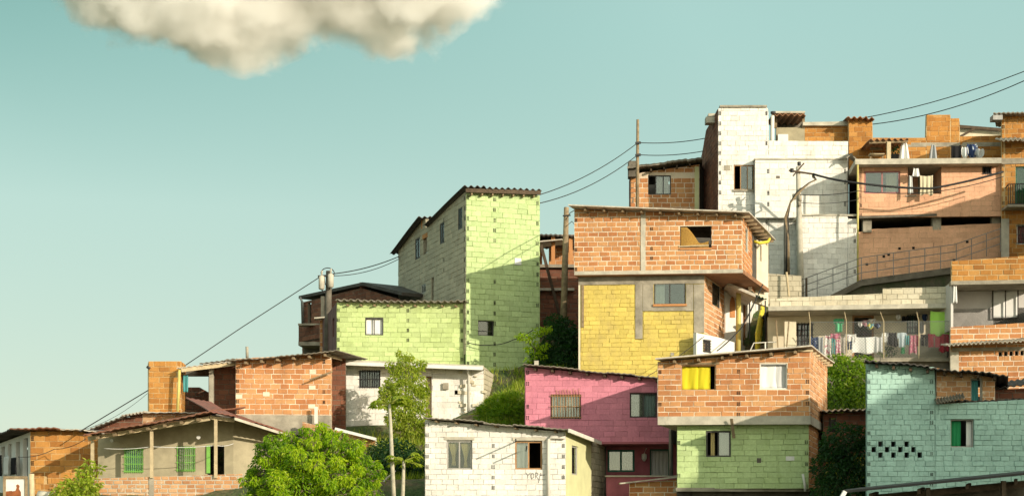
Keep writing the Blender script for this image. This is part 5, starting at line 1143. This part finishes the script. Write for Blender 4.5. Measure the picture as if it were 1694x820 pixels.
bush('sparse yellow green shrub at the corner of the porch parapet', [(125,800,53,.36,220,.6),(112,812,52.8,.36,240,.65),(142,782,53.2,.26,120,.6),(148,768,53.2,.16,60,.6),(140,810,52.8,.4,260,.6),(100,820,52.6,.3,180,.7),(155,800,53,.22,90,.6),(163,775,53.2,.12,30,.6),(120,835,52.5,.5,240,.6)], .16, 'leaf_olive', 27, 'garden_shrub', 'shrub', base=(135,880,53), lens=2.2, tr=.04)
bush('tiny potted plant by the fence, between bed sheet and black shorts', [(1475,580,62.4,.2,90,.4),(1472,572,62.4,.14,45,.4)], .1, 'leaf_dark', 28, 'potted_plant', 'plant', base=(1475,592,62.4), tr=.02)
bush('spindly plant at the fence post right of the bed sheet', [(1460,584,62.4,.14,40,.5),(1455,580,62.4,.12,30,.5)], .09, 'leaf_mid', 29, 'potted_plant', 'plant', base=(1459,593,62.4), tr=.015)
bush('small weed tuft at the foot of the short dark pole', [(1286,470,71.6,.26,120,.3),(1298,462,71.6,.2,80,.3)], .12, 'leaf_dark', 30, 'weed', 'plant', base=(1290,490,71.6), tr=.02)

# ---- ground: one hillside sheet out to the horizon
CP = [(x, 5, -1.7) for x in (-30, 0, 30)] + [(x, 30, -.8) for x in (-30, -10, 10, 30)] + [(x, 42, .3) for x in (-20, -8, 6, 18)]
CP += [tuple(P(*q)) for q in ((50,850,50),(300,850,52),(515,850,49),(680,866,52),(900,872,52),(1230,880,53),(1400,850,50),(1600,845,49),(50,830,57),(300,825,57),(460,800,57),(650,795,56.5),(830,790,56.5),(1000,868,58),(1230,850,57),(1400,760,56),(1600,740,56),(300,722,60.5),(470,722,61),(570,735,60.5),(670,738,60.5),(830,700,59.5),(900,690,61),(1060,690,61),(1400,690,59),(1600,705,59),
    (60,820,63),(300,720,65),(600,705,63.5),(760,705,63.5),(812,662,63.5),(850,640,63.7),(905,612,64),(1060,640,63),(1200,618,63),(1290,615,63),(1450,625,63),(1620,620,64),(560,620,66),(700,614,66),(830,608,65.6),(920,590,67),(1050,600,67),(560,620,72),(640,600,72),(800,620,72),(930,540,71),(1100,560,71),(1200,520,70),(1300,500,70.5),(1450,512,71),(1600,505,71),(300,730,74),(500,640,80),(680,620,76),(900,560,78),(1100,420,80),(1200,480,76),(1300,470,78),(1450,440,79),(1640,420,79),(1000,480,88),(1300,450,90),(1600,430,90))]
CP += [(-30,66,1), (-25,80,0), (-10,95,3), (8,100,5), (25,100,8), (36,80,11), (34,62,5), (32,50,2)]
def ground_z(x, y):
    if y > 200 or abs(x) > 120: return -4.0
    sw = 0; sz = 0
    for a, b, c in CP:
        d2 = (x-a)**2 + (y-b)**2 + .5; w = 1/d2**2; sw += w; sz += w*c
    z = sz/sw; e = max(0, (y-92)/60, (abs(x)-36)/40); e = min(1, e); e = e*e*(3-2*e)
    return z*(1-e) - 4*e
def axis(lo, hi, st, ext):
    a = [lo + st*i for i in range(int((hi-lo)/st)+1)]; return [-e for e in reversed(ext)] + a + [hi-lo+0*0 and e for e in ext]
xs = [-4000,-1500,-600,-250,-120,-80,-60,-48] + [-40+.8*i for i in range(101)] + [48,60,80,120,250,600,1500,4000]
ys = [-600,-200,-60,-10,5,15,25,33] + [38+.7*i for i in range(82)] + [98,104,112,124,140,170,210,400,900,2500,6000]
m = MB(); rows = []
for y in ys: rows.append([Vector((x, y, ground_z(x, y) + (.05*math.sin(x*3.1)*math.cos(y*2.7) if 40 < y < 95 else 0))) for x in xs])
m.grid(rows)
gm, nt, b = _new('hillside_ground'); L = nt.links.new; geo = _n(nt, 'ShaderNodeNewGeometry')
n1 = _n(nt, 'ShaderNodeTexNoise', Scale=.6, Detail=8.0, Roughness=.7); L(geo.outputs['Position'], n1.inputs['Vector'])
c = _mix(nt, _ramp(nt, n1.outputs[0], .42, .58), (.17,.12,.065), (.06,.10,.025)); n2 = _n(nt, 'ShaderNodeTexNoise', Scale=7.0, Detail=6.0); L(geo.outputs['Position'], n2.inputs['Vector'])
c = _mix(nt, .7, c, _ramp(nt, n2.outputs[0], .3, .7, (.45,.45,.45), (1.3,1.3,1.3)), 'MULTIPLY'); L(c, b.inputs['Base Color']); b.inputs['Roughness'].default_value = 1
bp = _n(nt, 'ShaderNodeBump', Strength=.8, Distance=.1); L(n2.outputs[0], bp.inputs['Height']); L(bp.outputs[0], b.inputs['Normal'])
tag(m.build('ground', gm, None, True), 'grassy earth hillside between the houses', None, kind='structure')

# ---- grass on the open banks (uncountable: one object)
m = MB(); R = random.Random(9)
for (ua, ub, Ya, Yb, n, ht) in ((795,905,57,61.8,4200,.3),(850,905,61.8,65.5,1700,.25),(800,850,61.8,65.5,500,.18),(560,720,56,62,2500,.3),(1365,1440,52,61,2200,.28),(880,960,63,69,1500,.3),(60,160,51,56,900,.25),(400,640,49,58,1200,.25),(1040,1125,50,53.5,500,.2)):
    for _ in range(n):
        Y = R.uniform(Ya, Yb); u = R.uniform(ua, ub); x = (u-U0)/F*Y; z = ground_z(x, Y)
        a = R.uniform(0, 6.283); w = Vector((math.cos(a), math.sin(a), 0))*.018; hh = ht*R.uniform(.4,1.3); tp = Vector((x+R.uniform(-.12,.12), Y+R.uniform(-.12,.12), z+hh)); q = Vector((x, Y, z-.02))
        m.poly([q-w, q+w, tp], 0, R.random())
tag(m.build('grass', M['leaf_olive'], None), 'rough grass on the banks between the houses', 'grass', kind='stuff')

# ---- cloud: a real scattering volume high behind the hill
CY = 900.0; cx0, cz0 = P(443,-5,CY).x, P(455,-5,CY).z
bm_ = MB(); bm_.obox((cx0-135, CY-75, cz0-62), (270,0,0), (0,150,0), (0,0,150))
cm = bpy.data.materials.new('cloud_vapour'); cm.use_nodes = True; nt = cm.node_tree; nt.nodes.clear(); L = nt.links.new
out = nt.nodes.new('ShaderNodeOutputMaterial'); vp = nt.nodes.new('ShaderNodeVolumePrincipled'); L(vp.outputs[0], out.inputs['Volume'])
tc = nt.nodes.new('ShaderNodeTexCoord')
def mth(op, a, b=None):
    n = nt.nodes.new('ShaderNodeMath'); n.operation = op
    for i, q in enumerate((a, b)):
        if q is None: continue
        if hasattr(q, 'links'): L(q, n.inputs[i])
        else: n.inputs[i].default_value = q
    return n.outputs[0]
sp = nt.nodes.new('ShaderNodeSeparateXYZ'); L(tc.outputs['Object'], sp.inputs[0])
nz = _n(nt, 'ShaderNodeTexNoise', Scale=.028, Detail=10.0, Roughness=.6); L(tc.outputs['Object'], nz.inputs['Vector'])
nz2 = _n(nt, 'ShaderNodeTexNoise', Scale=.0085, Detail=2.0, Roughness=.5); L(tc.outputs['Object'], nz2.inputs['Vector'])
CLOUD = [(-78,0,22,50,44,42),(-30,0,20,66,54,48),(20,0,24,66,54,46),(66,0,18,62,48,46),(-20,-5,-2,60,42,34),(-52,-5,2,46,40,32),(90,0,28,36,36,40),(-98,0,26,34,34,32),(10,0,60,130,60,50),(70,0,8,26,30,26)]
best = None
for x, y, z, rx, ry, rz in CLOUD:
    e = mth('ADD', mth('ADD', mth('POWER', mth('ABSOLUTE', mth('DIVIDE', mth('SUBTRACT', sp.outputs[0], x), rx)), 2.0), mth('POWER', mth('ABSOLUTE', mth('DIVIDE', mth('SUBTRACT', sp.outputs[1], y), ry)), 2.0)), mth('POWER', mth('ABSOLUTE', mth('DIVIDE', mth('SUBTRACT', sp.outputs[2], z), rz)), 2.0))
    f_ = mth('SUBTRACT', 1.0, e); best = f_ if best is None else mth('MAXIMUM', best, f_)
d_ = mth('ADD', best, mth('MULTIPLY', mth('SUBTRACT', nz.outputs[0], .5), 3.0)); d_ = mth('ADD', d_, mth('MULTIPLY', mth('SUBTRACT', nz2.outputs[0], .5), .6))
d_ = mth('MULTIPLY', mth('MINIMUM', mth('MULTIPLY', mth('MAXIMUM', d_, 0.0), 2.6), 1.0), .12)
L(d_, vp.inputs['Density']); vp.inputs['Color'].default_value = (1.0,.995,.985,1); vp.inputs['Anisotropy'].default_value = -.28
cloud = bm_.build('cloud', cm, None, loc=(cx0, CY, cz0)); tag(cloud, 'single cream cumulus cloud with grey underside at the top left of the sky', 'cloud')

# ---- sky, sun, camera
w = bpy.data.worlds.new('World'); scene.world = w; w.use_nodes = True; nt = w.node_tree; L = nt.links.new
bg = nt.nodes['Background']; sky = nt.nodes.new('ShaderNodeTexSky'); sky.sky_type = 'NISHITA'; sky.sun_disc = False
sdir = Vector((-SX, -1, -SZ)); el = math.asin(-SZ/math.sqrt(SX*SX+1+SZ*SZ))
sky.sun_elevation = el; sky.sun_rotation = math.atan2(sdir.x, sdir.y); sky.air_density = 1.0; sky.dust_density = 1.2; sky.ozone_density = 1.0; sky.altitude = 1500
gn = _n(nt, 'ShaderNodeGamma', Gamma=SKY_GAMMA); L(sky.outputs[0], gn.inputs[0])
tcw = nt.nodes.new('ShaderNodeTexCoord'); dp = _n(nt, 'ShaderNodeVectorMath', operation='DOT_PRODUCT'); L(tcw.outputs['Generated'], dp.inputs[0]); dp.inputs[1].default_value = sdir.normalized()
szw = nt.nodes.new('ShaderNodeSeparateXYZ'); L(tcw.outputs['Generated'], szw.inputs[0])
neg = _n(nt, 'ShaderNodeMath', operation='MULTIPLY'); L(dp.outputs['Value'], neg.inputs[0]); neg.inputs[1].default_value = -1
hi = _n(nt, 'ShaderNodeMath', operation='MULTIPLY'); L(_ramp(nt, szw.outputs[2], .2, .36), hi.inputs[0]); L(_ramp(nt, neg.outputs[0], .5, .75), hi.inputs[1])
base = _mix(nt, _ramp(nt, szw.outputs[2], .07, .30), LOW_TINT, SKY_TINT); base = _mix(nt, hi.outputs[0], base, DEEP_TINT)   # paler near the horizon, deepest opposite the sun
tint = _mix(nt, _ramp(nt, dp.outputs['Value'], .0, .75), base, SUNSIDE_TINT)      # teal away from the sun; warmed and brightened towards it to lift the shade
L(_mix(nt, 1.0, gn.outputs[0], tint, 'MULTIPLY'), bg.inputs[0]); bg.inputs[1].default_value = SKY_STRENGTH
sl = bpy.data.lights.new('sun', 'SUN'); sl.energy = SUN_STRENGTH; sl.angle = math.radians(.5); sl.color = SUN_COLOR
so = bpy.data.objects.new('sun', sl); COL.objects.link(so); so.rotation_euler = (-sdir).to_track_quat('-Z', 'Y').to_euler(); so.location = (30, -30, 40)
cd = bpy.data.cameras.new('camera'); co = bpy.data.objects.new('camera', cd); COL.objects.link(co); scene.camera = co
cd.sensor_fit = 'HORIZONTAL'; cd.sensor_width = 36; cd.lens = 36*F/1694; cd.shift_y = (VH-410)/1694; cd.shift_x = 0; cd.clip_start = .5; cd.clip_end = 20000
co.location = (0,0,0); co.rotation_euler = (math.radians(90),0,0)
vs = scene.view_settings; vs.view_transform = 'Standard'; vs.look = 'None'; vs.exposure = EXPOSURE; vs.gamma = 1; vs.use_curve_mapping = False
cy = scene.cycles; cy.use_denoising = True; cy.max_bounces = 14; cy.diffuse_bounces = 3; cy.glossy_bounces = 2; cy.transparent_max_bounces = 12; cy.volume_bounces = 12; cy.volume_step_rate = 1.0; cy.volume_max_steps = 256
try: cy.denoiser = 'OPENIMAGEDENOISE'; cy.denoising_input_passes = 'RGB_ALBEDO_NORMAL'; cy.denoising_prefilter = 'ACCURATE'
except Exception: pass
bpy.context.view_layer.update()
